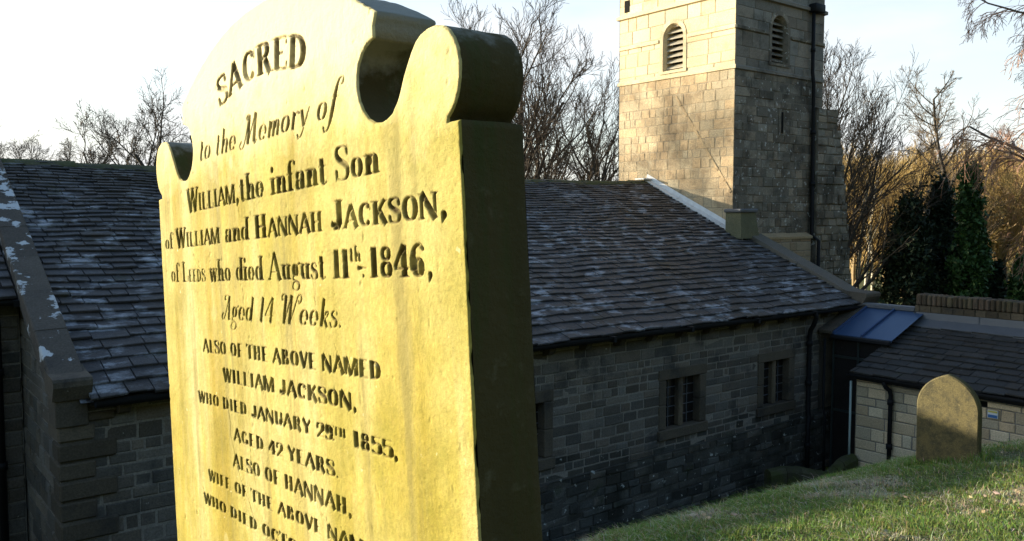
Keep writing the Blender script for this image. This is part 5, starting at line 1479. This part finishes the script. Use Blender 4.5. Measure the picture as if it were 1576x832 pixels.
# dark evergreens, ivy and holly behind the extension
k = NT('evergreen_leaf'); k.color(k.mix(1.0, k.mix(k.noise(1.2, 4), (.014, .023, .010), (.022, .034, .014)), k.tint(), 'MULTIPLY')); k.b.inputs['Roughness'].default_value = .6
M['evergreen'] = k.m
k = NT('ivy_leaf'); k.color(k.mix(1.0, k.mix(k.noise(1.2, 4), (.022, .050, .012), (.034, .070, .018)), k.tint(), 'MULTIPLY')); k.b.inputs['Roughness'].default_value = .5
M['ivy'] = k.m
def evergreen(p, H, W_, label, mat, seed, n=9000, taper=.6, leaf=.11, name='evergreen_tree'):
    root = empty(name, p, seed, label, 'tree' if name != 'holly_bush' else 'bush')
    R = random.Random(seed)
    tr = MB(); tr.tube([(0, 0, -.3), (.05, .02, H * .5), (0, .05, H * .93)], [.16, .1, .03], 7)
    tr.build('trunk', [M['bark']], root, (0, 0, 0), True, False)
    g = np.random.RandomState(seed)
    nc = 210
    cl = []
    for q in range(nc):
        f = g.rand() ** .85
        prof = (np.sin(np.pi * min(1, .12 + f * .95)) ** .6 * (1 - taper * f) + .10)
        rr = W_ / 2 * prof * math.sqrt(g.uniform(.05, 1.1)) * (1 + .18 * math.sin(f * 15 + seed)); a = g.uniform(0, 6.283)
        cl.append((rr * math.cos(a), rr * math.sin(a), .1 + f * H * .96, W_ * g.uniform(.07, .17), g.uniform(.55, 1.5)))
    cl = np.array(cl); w = g.randint(0, nc, n)
    c = cl[w]; off = g.normal(0, 1, (n, 3)) * c[:, 3:4] * np.array([.62, .62, .95])
    P0 = c[:, :3] + off
    d = g.normal(0, 1, (n, 3)) + np.array([0, 0, .1]); d /= np.linalg.norm(d, axis=1)[:, None]
    e = np.cross(d, g.normal(0, 1, (n, 3))); e /= np.linalg.norm(e, axis=1)[:, None] + 1e-9
    L = leaf * g.uniform(.6, 1.4, n)[:, None]
    V = np.stack([P0 - d * L, P0 + e * L * .45, P0 + d * L, P0 - e * L * .45], 1).reshape(-1, 3)
    tn = (c[:, 4] * g.uniform(.75, 1.3, n))[:, None] * np.ones((1, 3))
    np_mesh('crown', V, np.arange(n)[:, None] * 4 + np.arange(4), mat, False, root, tn)
for (x, d, top, wd, lb, mt, sd, tp, nm) in ((1398, 33, 312, 92, 'broad dark evergreen nearest the tower, leftmost of the dark evergreens', 'evergreen', 3, .45, 'evergreen_tree'), (1446, 34, 282, 78, 'dark pointed evergreen in the middle of the three behind the blue roof', 'evergreen', 4, .7, 'evergreen_tree'),
        (1492, 32, 258, 60, 'brighter green ivy-clad column below the tall slim bare tree', 'ivy', 6, .55, 'ivy_tree'), (1536, 32, 408, 36, 'small dark holly bush over the brick parapet near the right edge', 'evergreen', 7, .3, 'holly_bush'), (1572, 31, 402, 40, 'green rounded holly bush cut by the right edge of the photo', 'ivy', 8, .3, 'holly_bush')):
    p = stand(x, d); H = (328 - top) / 1311 * d - p.z
    evergreen(p, H, wd / 1311 * d, lb, M[mt], sd, 20000 if H > 5 else 8000, tp, .10, nm)

# a fallen twig on the bank
tw = MB(); R = random.Random(3)
pts = []
for q in range(9):
    t, r = 6.6 + .13 * q, 1.95 + .03 * q + R.uniform(-.02, .02); pts.append(church(t, r, float(height(t, r)) + .05 + R.uniform(0, .03)))
tw.tube(pts, [.006 - .0005 * q for q in range(9)], 5)
for q in (2, 4, 5, 7):
    a = pts[q]; b = a + Vector((R.uniform(-.15, .25), R.uniform(-.1, .15), R.uniform(.01, .06))); tw.tube([a, a.lerp(b, .5) + Vector((0, 0, .015)), b], [.004, .003, .002], 4)
o = tw.build('fallen_twig', [M['bark']], None, tuple(pts[0]), True, False); o.location = pts[0]
tag(o, 'thin bare forked twig lying on the sunlit grass at lower right', 'twig')
